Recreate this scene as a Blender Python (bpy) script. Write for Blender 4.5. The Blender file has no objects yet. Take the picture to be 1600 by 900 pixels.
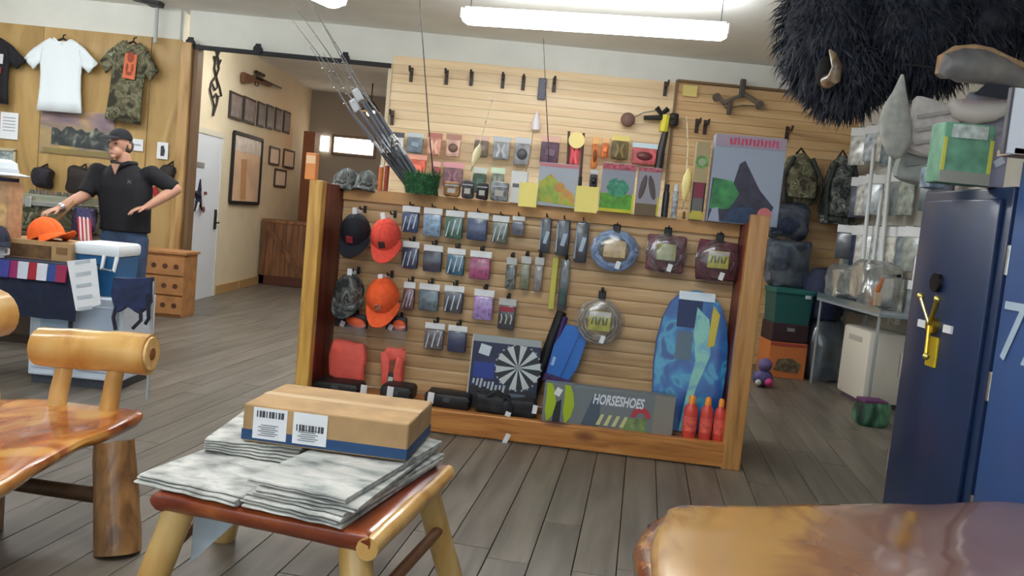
import bpy, bmesh, math, random
from mathutils import Vector, Matrix, Euler, noise
random.seed(7)
R = math.radians
scene = bpy.context.scene
col = scene.collection

# ------------------------------------------------------------------ camera
F_PX, CAM_H, PITCH, ROLL = 1300.0, 1.43, R(4.9), R(5.5)
_f = Vector((0, math.cos(PITCH), -math.sin(PITCH)))
_r0 = Vector((1, 0, 0)); _u0 = Vector((0, math.sin(PITCH), math.cos(PITCH)))
_r = _r0 * math.cos(ROLL) + _u0 * math.sin(ROLL)
_u = -_r0 * math.sin(ROLL) + _u0 * math.cos(ROLL)
CAM = Vector((0, 0, CAM_H))
cd = bpy.data.cameras.new('camera'); cam = bpy.data.objects.new('camera', cd); col.objects.link(cam)
cd.sensor_width = 36; cd.lens = 36 * F_PX / 1600; cd.clip_start = .05; cd.clip_end = 200
M = Matrix((_r, _u, -_f)).transposed().to_4x4(); M.translation = CAM
cam.matrix_world = M
scene.camera = cam
def ray(x, y): return _f + _r * ((x - 800) / F_PX) + _u * ((450 - y) / F_PX)
def P(x, y, Y):
    d = ray(x, y); return CAM + d * (Y / d.y)
def Zp(x, y, z):
    d = ray(x, y); return CAM + d * ((z - CAM_H) / d.z)
def Xp(x, y, X):
    d = ray(x, y); return CAM + d * (X / d.x)

# ------------------------------------------------------------------ world, exposure
w = bpy.data.worlds.new('sky'); scene.world = w; w.use_nodes = True
bg = w.node_tree.nodes['Background']
bg.inputs[0].default_value = (.74, .87, 1, 1); bg.inputs[1].default_value = 1.6
scene.view_settings.view_transform = 'Standard'; scene.view_settings.look = 'None'
scene.view_settings.gamma = 1; scene.view_settings.use_curve_mapping = False
scene.view_settings.exposure = 0.6
TUBE_E = 13.0

# ------------------------------------------------------------------ materials
def lin(c):
    return tuple(((v / 255) / 12.92 if v / 255 <= .04045 else ((v / 255 + .055) / 1.055) ** 2.4) for v in c) + (1,)
MATS = {}
def mat(c, rough=.55, metal=0, coat=0, n=0, ns=20, bump=0, bs=60, em=0, key=None):
    k = key or ('m', tuple(c), rough, metal, coat, n, ns, bump, bs, em)
    if k in MATS: return MATS[k]
    m = bpy.data.materials.new('paint_%d' % len(MATS)); m.use_nodes = True; MATS[k] = m
    nt = m.node_tree; b = nt.nodes['Principled BSDF']
    b.inputs['Base Color'].default_value = lin(c); b.inputs['Roughness'].default_value = rough
    b.inputs['Metallic'].default_value = metal; b.inputs['Coat Weight'].default_value = coat
    b.inputs['Coat Roughness'].default_value = .12
    if em:
        b.inputs['Emission Color'].default_value = lin(c); b.inputs['Emission Strength'].default_value = em
    if n or bump:
        tc = nt.nodes.new('ShaderNodeTexCoord'); tx = nt.nodes.new('ShaderNodeTexNoise')
        nt.links.new(tc.outputs['Object'], tx.inputs['Vector']); tx.inputs['Scale'].default_value = ns
        tx.inputs['Detail'].default_value = 4
        if n:
            rp = nt.nodes.new('ShaderNodeValToRGB')
            a = lin([max(0, v * (1 - n)) for v in c]); bb = lin([min(255, v * (1 + n)) for v in c])
            rp.color_ramp.elements[0].position = .3; rp.color_ramp.elements[1].position = .7
            rp.color_ramp.elements[0].color = a; rp.color_ramp.elements[1].color = bb
            nt.links.new(tx.outputs['Fac'], rp.inputs['Fac']); nt.links.new(rp.outputs['Color'], b.inputs['Base Color'])
        if bump:
            t2 = nt.nodes.new('ShaderNodeTexNoise'); t2.inputs['Scale'].default_value = bs
            nt.links.new(tc.outputs['Object'], t2.inputs['Vector'])
            bp = nt.nodes.new('ShaderNodeBump'); bp.inputs['Strength'].default_value = bump; bp.inputs['Distance'].default_value = .01
            nt.links.new(t2.outputs['Fac'], bp.inputs['Height']); nt.links.new(bp.outputs['Normal'], b.inputs['Normal'])
    return m
def ramp_mat(stops, scale=(1, 1, 1), ns=4, detail=4, dist=0, rough=.55, coat=0, const=False, rand=0, knots=None, bump=0, coord='Object', key=None, grad=None):
    """noise in stretched object space run through a colour ramp (wood grain, camouflage, print)"""
    k = key or ('r', str(stops), scale, ns, detail, dist, rough, coat, const, rand, str(knots), bump, coord)
    if k in MATS: return MATS[k]
    m = bpy.data.materials.new('pattern_%d' % len(MATS)); m.use_nodes = True; MATS[k] = m
    nt = m.node_tree; b = nt.nodes['Principled BSDF']; L = nt.links
    b.inputs['Roughness'].default_value = rough; b.inputs['Coat Weight'].default_value = coat; b.inputs['Coat Roughness'].default_value = .1
    tc = nt.nodes.new('ShaderNodeTexCoord'); mp = nt.nodes.new('ShaderNodeMapping')
    mp.inputs['Scale'].default_value = scale
    L.new(tc.outputs[coord], mp.inputs['Vector'])
    oi = nt.nodes.new('ShaderNodeObjectInfo')
    if rand:
        ml = nt.nodes.new('ShaderNodeVectorMath'); ml.operation = 'MULTIPLY_ADD'
        cb = nt.nodes.new('ShaderNodeCombineXYZ')
        for i in range(3): L.new(oi.outputs['Random'], cb.inputs[i])
        ml.inputs[1].default_value = (37, 53, 71)
        L.new(cb.outputs[0], ml.inputs[0]); L.new(mp.outputs[0], ml.inputs[2]); vec = ml.outputs[0]
    else: vec = mp.outputs[0]
    tx = nt.nodes.new('ShaderNodeTexNoise'); tx.inputs['Scale'].default_value = ns; tx.inputs['Detail'].default_value = detail
    tx.inputs['Distortion'].default_value = dist
    L.new(vec, tx.inputs['Vector'])
    rp = nt.nodes.new('ShaderNodeValToRGB'); cr = rp.color_ramp
    if const: cr.interpolation = 'CONSTANT'
    while len(cr.elements) < len(stops): cr.elements.new(.5)
    for e, (p, c) in zip(cr.elements, stops): e.position = p; e.color = lin(c)
    if grad:                         # sapwood-to-heartwood drift across the piece
        dp = nt.nodes.new('ShaderNodeVectorMath'); dp.operation = 'DOT_PRODUCT'; dp.inputs[1].default_value = grad[:3]
        L.new(tc.outputs[coord], dp.inputs[0]); am = nt.nodes.new('ShaderNodeMath'); am.operation = 'MULTIPLY_ADD'; am.inputs[1].default_value = .5
        ad_ = nt.nodes.new('ShaderNodeMath'); ad_.inputs[1].default_value = grad[3]
        L.new(dp.outputs['Value'], ad_.inputs[0]); L.new(tx.outputs['Fac'], am.inputs[0]); L.new(ad_.outputs[0], am.inputs[2]); L.new(am.outputs[0], rp.inputs['Fac'])
    else: L.new(tx.outputs['Fac'], rp.inputs['Fac'])
    out = rp.outputs['Color']
    if rand:
        hs = nt.nodes.new('ShaderNodeHueSaturation'); ma = nt.nodes.new('ShaderNodeMath'); ma.operation = 'MULTIPLY_ADD'
        ma.inputs[1].default_value = rand; ma.inputs[2].default_value = 1 - rand / 2
        L.new(oi.outputs['Random'], ma.inputs[0]); L.new(ma.outputs[0], hs.inputs['Value']); L.new(out, hs.inputs['Color']); out = hs.outputs[0]
    if knots:
        vo = nt.nodes.new('ShaderNodeTexVoronoi'); vo.inputs['Scale'].default_value = knots[0]
        m2 = nt.nodes.new('ShaderNodeMapping'); m2.inputs['Scale'].default_value = knots[3] if len(knots) > 3 else (1, 1, .45)
        L.new(tc.outputs['Object'], m2.inputs['Vector']); L.new(m2.outputs[0], vo.inputs['Vector'])
        r2 = nt.nodes.new('ShaderNodeValToRGB'); r2.color_ramp.elements[0].position = knots[1]; r2.color_ramp.elements[1].position = knots[1] + .1
        r2.color_ramp.elements[0].color = (1, 1, 1, 1); r2.color_ramp.elements[1].color = (0, 0, 0, 1)
        mx = nt.nodes.new('ShaderNodeMixRGB'); mx.inputs[2].default_value = lin(knots[2])
        L.new(vo.outputs['Distance'], r2.inputs['Fac']); L.new(r2.outputs[0], mx.inputs[0]); L.new(out, mx.inputs[1]); out = mx.outputs[0]
    L.new(out, b.inputs['Base Color'])
    if bump:
        bp = nt.nodes.new('ShaderNodeBump'); bp.inputs['Strength'].default_value = bump; bp.inputs['Distance'].default_value = .01
        L.new(tx.outputs['Fac'], bp.inputs['Height']); L.new(bp.outputs['Normal'], b.inputs['Normal'])
    return m
def clear_mat(tint=(235, 240, 242), fac=.22, key='clear'):
    if key in MATS: return MATS[key]
    m = bpy.data.materials.new('clear_plastic_' + key); m.use_nodes = True; MATS[key] = m
    nt = m.node_tree; L = nt.links; nt.nodes.remove(nt.nodes['Principled BSDF'])
    o = nt.nodes['Material Output']; t = nt.nodes.new('ShaderNodeBsdfTransparent'); g = nt.nodes.new('ShaderNodeBsdfGlossy')
    g.inputs['Roughness'].default_value = .18; g.inputs['Color'].default_value = lin(tint)
    d = nt.nodes.new('ShaderNodeBsdfDiffuse'); d.inputs['Color'].default_value = lin(tint)
    m1 = nt.nodes.new('ShaderNodeMixShader'); m1.inputs[0].default_value = .25
    L.new(g.outputs[0], m1.inputs[1]); L.new(d.outputs[0], m1.inputs[2])
    m2 = nt.nodes.new('ShaderNodeMixShader'); m2.inputs[0].default_value = fac
    L.new(t.outputs[0], m2.inputs[1]); L.new(m1.outputs[0], m2.inputs[2]); L.new(m2.outputs[0], o.inputs['Surface'])
    return m
CLEAR = clear_mat((240, 244, 246), .1); HAZY = clear_mat((225, 228, 226), .62, 'hazy'); GLASS = clear_mat((215, 230, 225), .14, 'glass')
BLACK = mat((20, 20, 23), .5); WHITE = mat((232, 234, 236), .6); GREYM = mat((150, 152, 155), .35, .8); CHROME = mat((205, 205, 205), .2, 1)
CARD = mat((176, 142, 100), .8, n=.08, ns=9); YEL = mat((235, 205, 95), .6); PAPER = mat((232, 234, 238), .8)
PINE = ramp_mat([(.25, (160, 108, 42)), (.5, (208, 160, 74)), (.75, (228, 186, 100))], (9, 9, .9), 2.2, 5, .6, .45, .25, knots=(6.5, .2, (104, 64, 28), (1, 1, .7)))
RAIL = ramp_mat([(.25, (140, 84, 36)), (.5, (186, 122, 58)), (.75, (206, 146, 78))], (1, 9, 9), 2.4, 5, .8, .45, .25, knots=(4.5, .2, (96, 46, 26), (.5, 1, 1)))
RUST = ramp_mat([(.3, (66, 22, 20)), (.55, (116, 42, 32)), (.8, (150, 72, 46))], (6, 6, .8), 2, 4, .8, .5, .2)
SLATM = ramp_mat([(.25, (168, 130, 88)), (.5, (200, 164, 118)), (.75, (218, 186, 142))], (.8, 9, 9), 1.6, 4, .5, .5, .1, rand=.14)
LOG = ramp_mat([(.25, (176, 118, 50)), (.5, (214, 166, 92)), (.8, (232, 196, 130))], (3, 3, 1.2), 2.2, 5, .5, .3, .6)
SEATW = ramp_mat([(.32, (128, 58, 22)), (.44, (176, 96, 38)), (.54, (212, 150, 74)), (.72, (230, 186, 108))], (1.8, 1, 1), 2.1, 3, 1.2, .25, .7)
DARKLOG = ramp_mat([(.3, (92, 62, 36)), (.6, (148, 106, 62)), (.8, (176, 132, 82))], (6, 6, 2), 2.5, 5, .8, .4, .4, bump=.5)
CAMO = ramp_mat([(0, (52, 50, 38)), (.42, (92, 88, 66)), (.52, (120, 116, 92)), (.6, (66, 74, 50)), (.68, (150, 146, 124))], (1, 1, 1), 9, 3, .8, .85, 0, True)
CAMOG = ramp_mat([(0, (40, 44, 46)), (.42, (82, 86, 84)), (.52, (122, 126, 122)), (.6, (60, 66, 62)), (.68, (160, 164, 158))], (1, 1, 1), 10, 3, .8, .8, 0, True)

# ------------------------------------------------------------------ mesh helpers
class MB:
    def __init__(s): s.bm = bmesh.new()
    def box(s, c, d, rot=None, bev=0):
        m = Matrix.Translation(c) @ ((rot if isinstance(rot, Matrix) else Euler(rot).to_matrix().to_4x4()) if rot is not None else Matrix()) @ Matrix.Diagonal((*d, 1))
        v = bmesh.ops.create_cube(s.bm, size=1, matrix=m)['verts']
        if bev:
            es = list({e for a in v for e in a.link_edges})
            bmesh.ops.bevel(s.bm, geom=es, offset=min(bev, min(d) * .45), segments=2, affect='EDGES', profile=.5)
        return s
    def cyl(s, p0, p1, r0, r1=None, n=12):
        p0, p1 = Vector(p0), Vector(p1); d = p1 - p0
        m = Matrix.Translation((p0 + p1) / 2) @ d.to_track_quat('Z', 'Y').to_matrix().to_4x4()
        bmesh.ops.create_cone(s.bm, cap_ends=True, segments=n, radius1=r0, radius2=r0 if r1 is None else r1, depth=d.length, matrix=m); return s
    def sph(s, c, r, rot=None, u=16, v=10):
        if not hasattr(r, '__len__'): r = (r, r, r)
        m = Matrix.Translation(c) @ (Euler(rot).to_matrix().to_4x4() if rot is not None else Matrix()) @ Matrix.Diagonal((*r, 1))
        bmesh.ops.create_uvsphere(s.bm, u_segments=u, v_segments=v, radius=1, matrix=m); return s
    def loft(s, rings, cap=True, closed=True):
        vr = [[s.bm.verts.new(p) for p in r] for r in rings]; n = len(vr[0])
        for a, b in zip(vr, vr[1:]):
            for i in range(n if closed else n - 1):
                j = (i + 1) % n; s.bm.faces.new((a[i], a[j], b[j], b[i]))
        if cap and closed:
            s.bm.faces.new(vr[0][::-1]); s.bm.faces.new(vr[-1])
        return s
    def tube(s, pts, r, n=8, cap=True):
        pts = [Vector(p) for p in pts]; k = len(pts)
        if not hasattr(r, '__len__'): r = [r] * k
        rings = []; up = Vector((0, 0, 1))
        t0 = (pts[1] - pts[0]).normalized()
        if abs(t0.z) > .9: up = Vector((1, 0, 0))
        for i in range(k):
            t = (pts[min(i + 1, k - 1)] - pts[max(i - 1, 0)]).normalized()
            a = t.cross(up).normalized() if t.cross(up).length > 1e-4 else Vector((1, 0, 0)); b = t.cross(a); up = a.cross(t)
            rings.append([pts[i] + (a * math.cos(2 * math.pi * q / n) + b * math.sin(2 * math.pi * q / n)) * r[i] for q in range(n)])
        return s.loft(rings, cap)
    def lathe(s, prof, n=20, c=(0, 0, 0)):
        c = Vector(c)
        return s.loft([[c + Vector((r * math.cos(2 * math.pi * q / n), r * math.sin(2 * math.pi * q / n), z)) for q in range(n)] for r, z in prof])
    def prism(s, out, y0, y1):      # outline in xz, thickness along y
        return s.loft([[(x, y0, z) for x, z in out], [(x, y1, z) for x, z in out]])
    def slab(s, out, z0, z1):       # outline in xy
        return s.loft([[(x, y, z0) for x, y in out], [(x, y, z1) for x, y in out]])
    def face(s, pts): s.bm.faces.new([s.bm.verts.new(p) for p in pts]); return s
    def sub(s, n=1): bmesh.ops.subdivide_edges(s.bm, edges=s.bm.edges[:], cuts=n, use_grid_fill=True); return s
    def jit(s, amt, sc=6, seed=0):
        for v in s.bm.verts:
            q = v.co * sc + Vector((seed * 7.3, seed * 3.1, seed))
            v.co += noise.noise_vector(q) * amt
        return s
    def mesh(s, name, smooth=False):
        bmesh.ops.recalc_face_normals(s.bm, faces=s.bm.faces[:])
        me = bpy.data.meshes.new(name); s.bm.to_mesh(me); s.bm.free()
        if smooth:
            me.shade_smooth(); me.set_sharp_from_angle(angle=R(42))
        return me
    def build(s, name, m, parent=None, smooth=False, loc=None, rot=None):
        return link(name, s.mesh(name, smooth), m, parent, loc, rot)
def link(name, me, m, parent=None, loc=None, rot=None):
    o = bpy.data.objects.new(name, me)
    if m is not None and not me.materials: me.materials.append(m)
    col.objects.link(o)
    if parent: o.parent = parent
    if loc is not None: o.location = loc
    if rot is not None: o.rotation_euler = rot
    return o
def tag(o, label=None, cat=None, group=None, kind=None):
    if label: o['label'] = label
    if cat: o['category'] = cat
    if group: o['group'] = group
    if kind: o['kind'] = kind
    return o
def thing(name, label, cat, loc=(0, 0, 0), rz=0, group=None, rot=None):
    o = bpy.data.objects.new(name, None); col.objects.link(o); o.empty_display_size = .1
    o.location = loc; o.rotation_euler = rot if rot is not None else (0, 0, rz)
    return tag(o, label, cat, group)
def text(name, s, size, m, parent, loc, rot=(R(90), 0, 0), ext=.001, shear=0, sx=1, bold=0):
    cu = bpy.data.curves.new(name, 'FONT'); cu.body = s; cu.size = size; cu.extrude = ext; cu.align_x = 'CENTER'; cu.align_y = 'CENTER'; cu.shear = shear; cu.offset = bold; cu.resolution_u = 3
    tmp = bpy.data.objects.new('tmp', cu); col.objects.link(tmp)
    bpy.context.view_layer.update()
    me = bpy.data.meshes.new_from_object(tmp.evaluated_get(bpy.context.evaluated_depsgraph_get()))
    bpy.data.objects.remove(tmp); bpy.data.curves.remove(cu)
    o = link(name, me, m, parent, loc, rot); o.scale = (sx, 1, 1); return o
def remesh(o, vox, smooth=6):
    a = o.modifiers.new('remesh', 'REMESH'); a.mode = 'VOXEL'; a.voxel_size = vox; a.use_smooth_shade = True
    b = o.modifiers.new('smooth', 'SMOOTH'); b.iterations = smooth; b.factor = .5
def structure(o): o['kind'] = 'structure'; return o
def ordn(i): return ['first', 'second', 'third', 'fourth', 'fifth', 'sixth', 'seventh', 'eighth', 'ninth', 'tenth', 'eleventh', 'twelfth', 'thirteenth', 'fourteenth', 'fifteenth', 'sixteenth'][i]

# ================================================================== THE ROOM
WALLM = mat((226, 226, 218), .8, n=.02, ns=3); CEILM = mat((240, 240, 234), .85, n=.02, ns=2)
CREAM = mat((230, 214, 182), .8, n=.02, ns=3)
YB, XR, CH = 9.5, 3.75, 3.38
def wallbox(name, c, d, m): return structure(MB().box(c, d).build(name, m))
# floor: sub-floor slab plus separate planks running 8.7 degrees off the room's depth axis
floor = wallbox('floor', (-1.4, 6.3, -.06), (11.6, 19, .08), mat((52, 48, 44), .8))
PLANK = ramp_mat([(.25, (84, 77, 69)), (.5, (108, 100, 90)), (.75, (126, 118, 108))], (7, .7, 7), 1.6, 5, .5, .42, 0, rand=.22, bump=.08)
ang = R(-8.7); pw = .181; ca, sa = math.cos(ang), math.sin(ang)
def plank_xy(u, v): return (u * ca - v * sa, u * sa + v * ca)
pk = []
u0 = .441 * ca + 5.065 * sa          # a seam passes here
for i in range(-46, 36):
    u = u0 + (i + .5) * pw
    rr = random.Random(i); v = -3.2 + rr.uniform(-1.6, 0)
    while v < 16:
        Lk = rr.choice((1.22, 1.83, 2.44)); pk.append((u, v + Lk / 2, Lk)); v += Lk
def vis(u, v, L):
    x, y = plank_xy(u, v)
    if x < -7.1 or x > XR + .1 or y > 15.6 or y < -3.2: return None
    if y > 9.6 and not (-4.1 < x < -1.2): return None
    return x, y
near, far = [], []
for u, v, L in pk:
    q = vis(u, v, L)
    if not q: continue
    x, y = q
    (near if (y > 1.6 and abs(x / y) < .72 and y < 9.4) else far).append((y, x, u, v, L))
near.sort(); far += near[290:]; near = near[:290]
pm = {}
for L in (1.22, 1.83, 2.44):
    pm[L] = MB().box((0, 0, 0), (pw - .004, L - .004, .02), bev=.0025).mesh('plank'); pm[L].materials.append(PLANK)
for y, x, u, v, L in near: link('plank', pm[L], None, floor, (x, y, -.01), (0, 0, ang))
b = MB()
for y, x, u, v, L in far: b.box((x, y, -.01), (pw - .004, L - .004, .02), rot=(0, 0, ang))
tag(b.build('planks_beyond', PLANK, floor), kind='stuff')
wallbox('ceiling', (-1.4, 6.3, CH + .05), (11.6, 19, .1), CEILM)
wallbox('wall_left', (-7.05, 3.2, CH / 2), (.1, 12.8, CH), WALLM)
wallbox('wall_right', (XR + .05, 3.2, CH / 2), (.1, 12.8, CH), mat((214, 212, 202), .8, n=.03, ns=3))
# street wall behind the viewer: piers and lintel round three big windows
for i, (x0, x1) in enumerate(((-7, -6.2), (-3.4, -3), (-.2, .2), (3, XR))):
    wallbox('wall_front' if i == 0 else 'wall_front_pier', ((x0 + x1) / 2, -3.05, CH / 2), (x1 - x0, .1, CH), WALLM)
for i, (x0, x1) in enumerate(((-6.2, -3.4), (-3, -.2), (.2, 3))):
    wallbox('wall_front_sill', ((x0 + x1) / 2, -3.05, .3), (x1 - x0, .1, .6), WALLM)
    wallbox('wall_front_lintel', ((x0 + x1) / 2, -3.05, 3.1), (x1 - x0, .1, .56), WALLM)
    wf = structure(MB().box(((x0 + x1) / 2, -3.05, .62), (x1 - x0, .08, .05)).build('window_%d' % (i + 2), mat((60, 60, 62), .4, .6)))
    MB().box(((x0 + x1) / 2, -3.05, 1.7), (.05, .08, 2.2)).build('mullion', mat((60, 60, 62), .4, .6), wf)
    MB().box(((x0 + x1) / 2, -3.05, 1.7), (x1 - x0, .006, 2.2)).build('pane', GLASS, wf)
# back wall right of the opening, carrying the slats
XO0, XO1, HO = -3.79, -1.585, 3.0
wb = wallbox('wall_back', ((XO1 + XR) / 2, YB + .12, CH / 2), (XR - XO1, .16, CH), WALLM)
SL_A = ramp_mat([(.25, (224, 190, 142)), (.5, (238, 210, 166)), (.75, (246, 222, 182))], (.7, 9, 9), 1.6, 4, .4, .5, .1, rand=.08)
SL_B = ramp_mat([(.25, (192, 152, 104)), (.5, (216, 178, 128)), (.75, (228, 194, 146))], (.7, 9, 9), 1.6, 4, .4, .5, .1, rand=.1)
def slat_mesh(L, h, d, m, flat=False):
    pr = [(0, .001), (-d * .8, .002), (-d, h * .2), (-d, h * .78), (-d * .85, h - .006), (-d * .8, h - .003), (0, h - .001)]
    if flat: pr = [(0, .001), (-d * .9, .0015), (-d, .005), (-d, h - .005), (-d * .9, h - .0015), (0, h - .001)]
    me = MB().loft([[(-L / 2, y, z) for y, z in pr], [(L / 2, y, z) for y, z in pr]]).mesh('slat'); me.materials.append(m); return me
xs = 1.62; sh = .1
ma_, mb_ = slat_mesh(xs - XO1 - .02, sh, .012, SL_A, True), slat_mesh(XR - xs - .03, sh, .024, SL_B, True)
for i in range(31):
    link('slat', ma_, None, wb, ((XO1 + xs) / 2, YB + .04, i * sh), (0, 0, 0))
    link('slat', mb_, None, wb, ((xs + XR) / 2, YB + .04, i * sh), (0, 0, 0))
structure(MB().box((xs, YB - .005, 1.56), (.025, .04, 3.12)).box(((xs + XR) / 2, YB - .005, 3.115), (XR - xs, .05, .025)).build('trim_1', mat((132, 104, 72), .6)))
# back wall left of the opening: plywood sheets
wl = wallbox('wall_back_left', ((-7 + XO0) / 2 - .1, YB + .12, CH / 2), (7 + XO0 - .2, .16, CH), WALLM)
PLY = ramp_mat([(.25, (150, 118, 66)), (.5, (178, 144, 88)), (.75, (194, 162, 106))], (3, 3, .7), 1.4, 4, 1.2, .6, .05, rand=.06)
xe = P(228, 230, YB).x
for k, (x0, x1) in enumerate(((-7, xe - 2.44), (xe - 2.44, xe - 1.22), (xe - 1.22, xe), (xe, XO0 - .16))):
    MB().box(((x0 + x1) / 2, YB + .02, 1.52), (x1 - x0 - .008, .035, 3.04)).build('plywood_sheet', PLY, wl)
# jambs of the opening, header above
POSTW = ramp_mat([(.3, (150, 112, 62)), (.6, (190, 152, 98)), (.8, (206, 170, 118))], (8, 8, .7), 2, 4, .6, .55, .05)
j = structure(MB().box((XO0 - .06, YB - .02, 1.5), (.12, .2, 3.0), bev=.008).build('trim_2', POSTW))
MB().box((XO0 + .03, YB + .02, 1.5), (.05, .16, 3.0)).build('jamb_liner', mat((120, 92, 66), .6), j)
structure(MB().box((XO1 - .01, YB + .1, 1.5), (.04, .22, 3.0)).build('trim_3', mat((220, 205, 175), .6)))
wallbox('wall_back_header', ((XO0 + XO1) / 2 - .05, YB + .12, (HO + CH) / 2), (XO1 - XO0 + .1, .16, CH - HO), WALLM)
# sliding-door track
tr = thing('sliding_door_track', 'black steel sliding door track with rollers above the wide opening', 'door track', (0, YB - .06, 0))
za, zb = P(292, 68, YB - .06), P(612, 94, YB - .06)
zt = 2.965
MB().box(((za.x + zb.x) / 2, 0, zt), (zb.x - za.x, .03, .05), bev=.004).build('rail', mat((34, 33, 36), .5, .5), tr)
for px in (298, 404, 541):
    q = P(px, 74, YB - .06)
    MB().box((q.x, -.01, zt + .05), (.06, .03, .1), bev=.006).cyl((q.x, -.035, zt + .035), (q.x, .01, zt + .035), .05, n=16).build('roller', mat((28, 28, 34), .5, .5), tr)
# back room behind the opening
XL = -4.0
structure(MB().box((XL - .05, 12.6, CH / 2), (.1, 6, CH)).build('wall_hall', CREAM))
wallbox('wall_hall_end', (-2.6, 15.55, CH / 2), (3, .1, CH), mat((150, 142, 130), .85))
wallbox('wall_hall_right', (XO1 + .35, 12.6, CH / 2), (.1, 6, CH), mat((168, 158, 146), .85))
structure(MB().box((XL + .02, 11.5, .06), (.04, 1.0, .12)).box((XL + .02, 12.5, .06), (.04, .9, .12)).build('baseboard_hall', mat((186, 150, 98), .6)))
# white door with star, on the hall wall
def hall(px, py): return Xp(px, py, XL)
dn, df = 9.75, hall(343, 215).y; dz = 2.08
d1 = structure(MB().box((XL + .02, (dn + df) / 2, dz / 2), (.04, df - dn, dz), bev=.004).build('door_1', mat((226, 230, 236), .45)))
for y0, y1, z0, z1 in ((dn - .0, df + .07, dz, dz + .07), (df, df + .07, 0, dz)):
    MB().box((XL + .025, (y0 + y1) / 2, (z0 + z1) / 2), (.05, y1 - y0, z1 - z0)).build('door_casing', mat((222, 214, 194), .6), d1)
hq = hall(327, 372)
MB().box((XL + .05, df - .1, 1.02), (.02, .06, .26), bev=.004).build('lock_plate', mat((70, 66, 64), .4, .8), d1)
MB().cyl((XL + .05, df - .1, .98), (XL + .1, df - .1, .98), .012).cyl((XL + .1, df - .1, .98), (XL + .1, df - .22, .98), .012).build('door_handle', mat((60, 56, 54), .35, .9), d1)
MB().box((XL + .045, hall(308, 257).y, hall(308, 257).z), (.01, .22, .06)).build('name_plate', mat((176, 172, 168), .4, .4), d1)
so = hall(305, 307)
def star_mb(r, r2, t):
    out = [(math.sin(math.pi * k / 5) * (r if k % 2 == 0 else r2), math.cos(math.pi * k / 5) * (r if k % 2 == 0 else r2)) for k in range(10)]
    b = MB(); c0 = b.bm.verts.new((t * 2.2, 0, 0)); vs = [b.bm.verts.new((t * .6, x, z)) for x, z in out]; vb = [b.bm.verts.new((0, x, z)) for x, z in out]
    for k in range(10):
        l = (k + 1) % 10; b.bm.faces.new((c0, vs[k], vs[l])); b.bm.faces.new((vs[k], vb[k], vb[l], vs[l]))
    b.bm.faces.new(vb); return b
st = thing('barn_star', 'red white and navy metal barn star hanging on white door', 'wall star', (XL + .045, so.y, so.z))
so_ = star_mb(.22, .09, .02).build('star', mat((44, 44, 74), .4, .4), st)
bm2 = MB(); bm2.box((.05, .0, -.02), (.012, .05, .2), rot=(R(15), 0, 0)).box((.03, -.09, -.12), (.01, .04, .12), rot=(R(-30), 0, 0)); bm2.build('white_stripe', mat((225, 222, 220), .5), st)
MB().box((.035, .07, -.12), (.01, .06, .14), rot=(R(30), 0, 0)).box((.03, .12, .05), (.01, .1, .04)).build('red_stripe', mat((128, 60, 60), .5), st)
# ---- things on the hall wall
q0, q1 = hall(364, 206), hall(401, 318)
mr = thing('tall_framed_mirror', 'tall narrow black framed mirror with painted reflection on cream hall wall beside the white door', 'picture', (XL, (q0.y + q1.y) / 2, (q0.z + q1.z) / 2))  # matte mirror; its warm reflection is painted in peach, pale and tan
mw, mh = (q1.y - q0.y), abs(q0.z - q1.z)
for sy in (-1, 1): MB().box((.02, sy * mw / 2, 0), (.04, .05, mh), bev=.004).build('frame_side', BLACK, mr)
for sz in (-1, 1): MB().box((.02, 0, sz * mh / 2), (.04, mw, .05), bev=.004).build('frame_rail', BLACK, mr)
MB().box((.012, 0, 0), (.012, mw - .05, mh - .05)).build('painted_mirror_sheet', mat((238, 200, 164), .4, n=.06, ns=3), mr)
MB().box((.02, 0, mh * .36), (.004, mw - .06, mh * .22)).build('painted_reflection_top', mat((226, 214, 200), .4, n=.12, ns=8), mr)
MB().box((.02, -mw * .1, -mh * .15), (.004, mw * .2, mh * .6), rot=(R(3), 0, 0)).build('painted_reflection_streak', mat((214, 160, 112), .4), mr)
qs = [(356, 377, 166), (378, 398, 173), (400, 412, 179), (414, 426, 183), (428, 439, 187), (441, 452, 191)]
for i, (a, c, y) in enumerate(qs):
    ya, yc = hall(a, y).y, hall(c, y).y; z = hall((a + c) / 2, y).z
    t = thing('wall_plaque', '%s dark framed grey plaque from the white door in the high wall row' % ordn(i), 'plaque', (XL, (ya + yc) / 2, z), 0, 'row of grey plaques on the hall wall')
    MB().box((.012, 0, 0), (.024, yc - ya - .03, .36), bev=.003).build('frame', mat((52, 46, 44), .5), t)
    MB().box((.026, 0, 0), (.006, yc - ya - .12, .29)).build('panel', mat((128, 120, 120), .4, n=.15, ns=12), t)
for i, (a, c, y0, y1, lb) in enumerate(((421, 434, 229, 258, 'white framed certificate nearest the tall mirror'), (443, 457, 233, 263, 'white framed certificate furthest from the tall mirror, upper pair'), (429, 444, 264, 292, 'white framed certificate hung below the upper pair'))):
    k0, k1 = hall(a, y0), hall(c, y1)
    t = thing('framed_certificate', lb, 'picture', (XL, (k0.y + k1.y) / 2, (k0.z + k1.z) / 2), 0, 'framed certificates on the hall wall')
    W_, H_ = k1.y - k0.y, abs(k0.z - k1.z)
    for sy in (-1, 1): MB().box((.012, sy * W_ / 2, 0), (.024, .03, H_)).build('frame_side', mat((70, 52, 44), .5), t)
    for sz in (-1, 1): MB().box((.012, 0, sz * H_ / 2), (.024, W_, .03)).build('frame_rail', mat((70, 52, 44), .5), t)
    MB().box((.006, 0, 0), (.01, W_, H_)).build('sheet', mat((238, 222, 200), .7), t)
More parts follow.
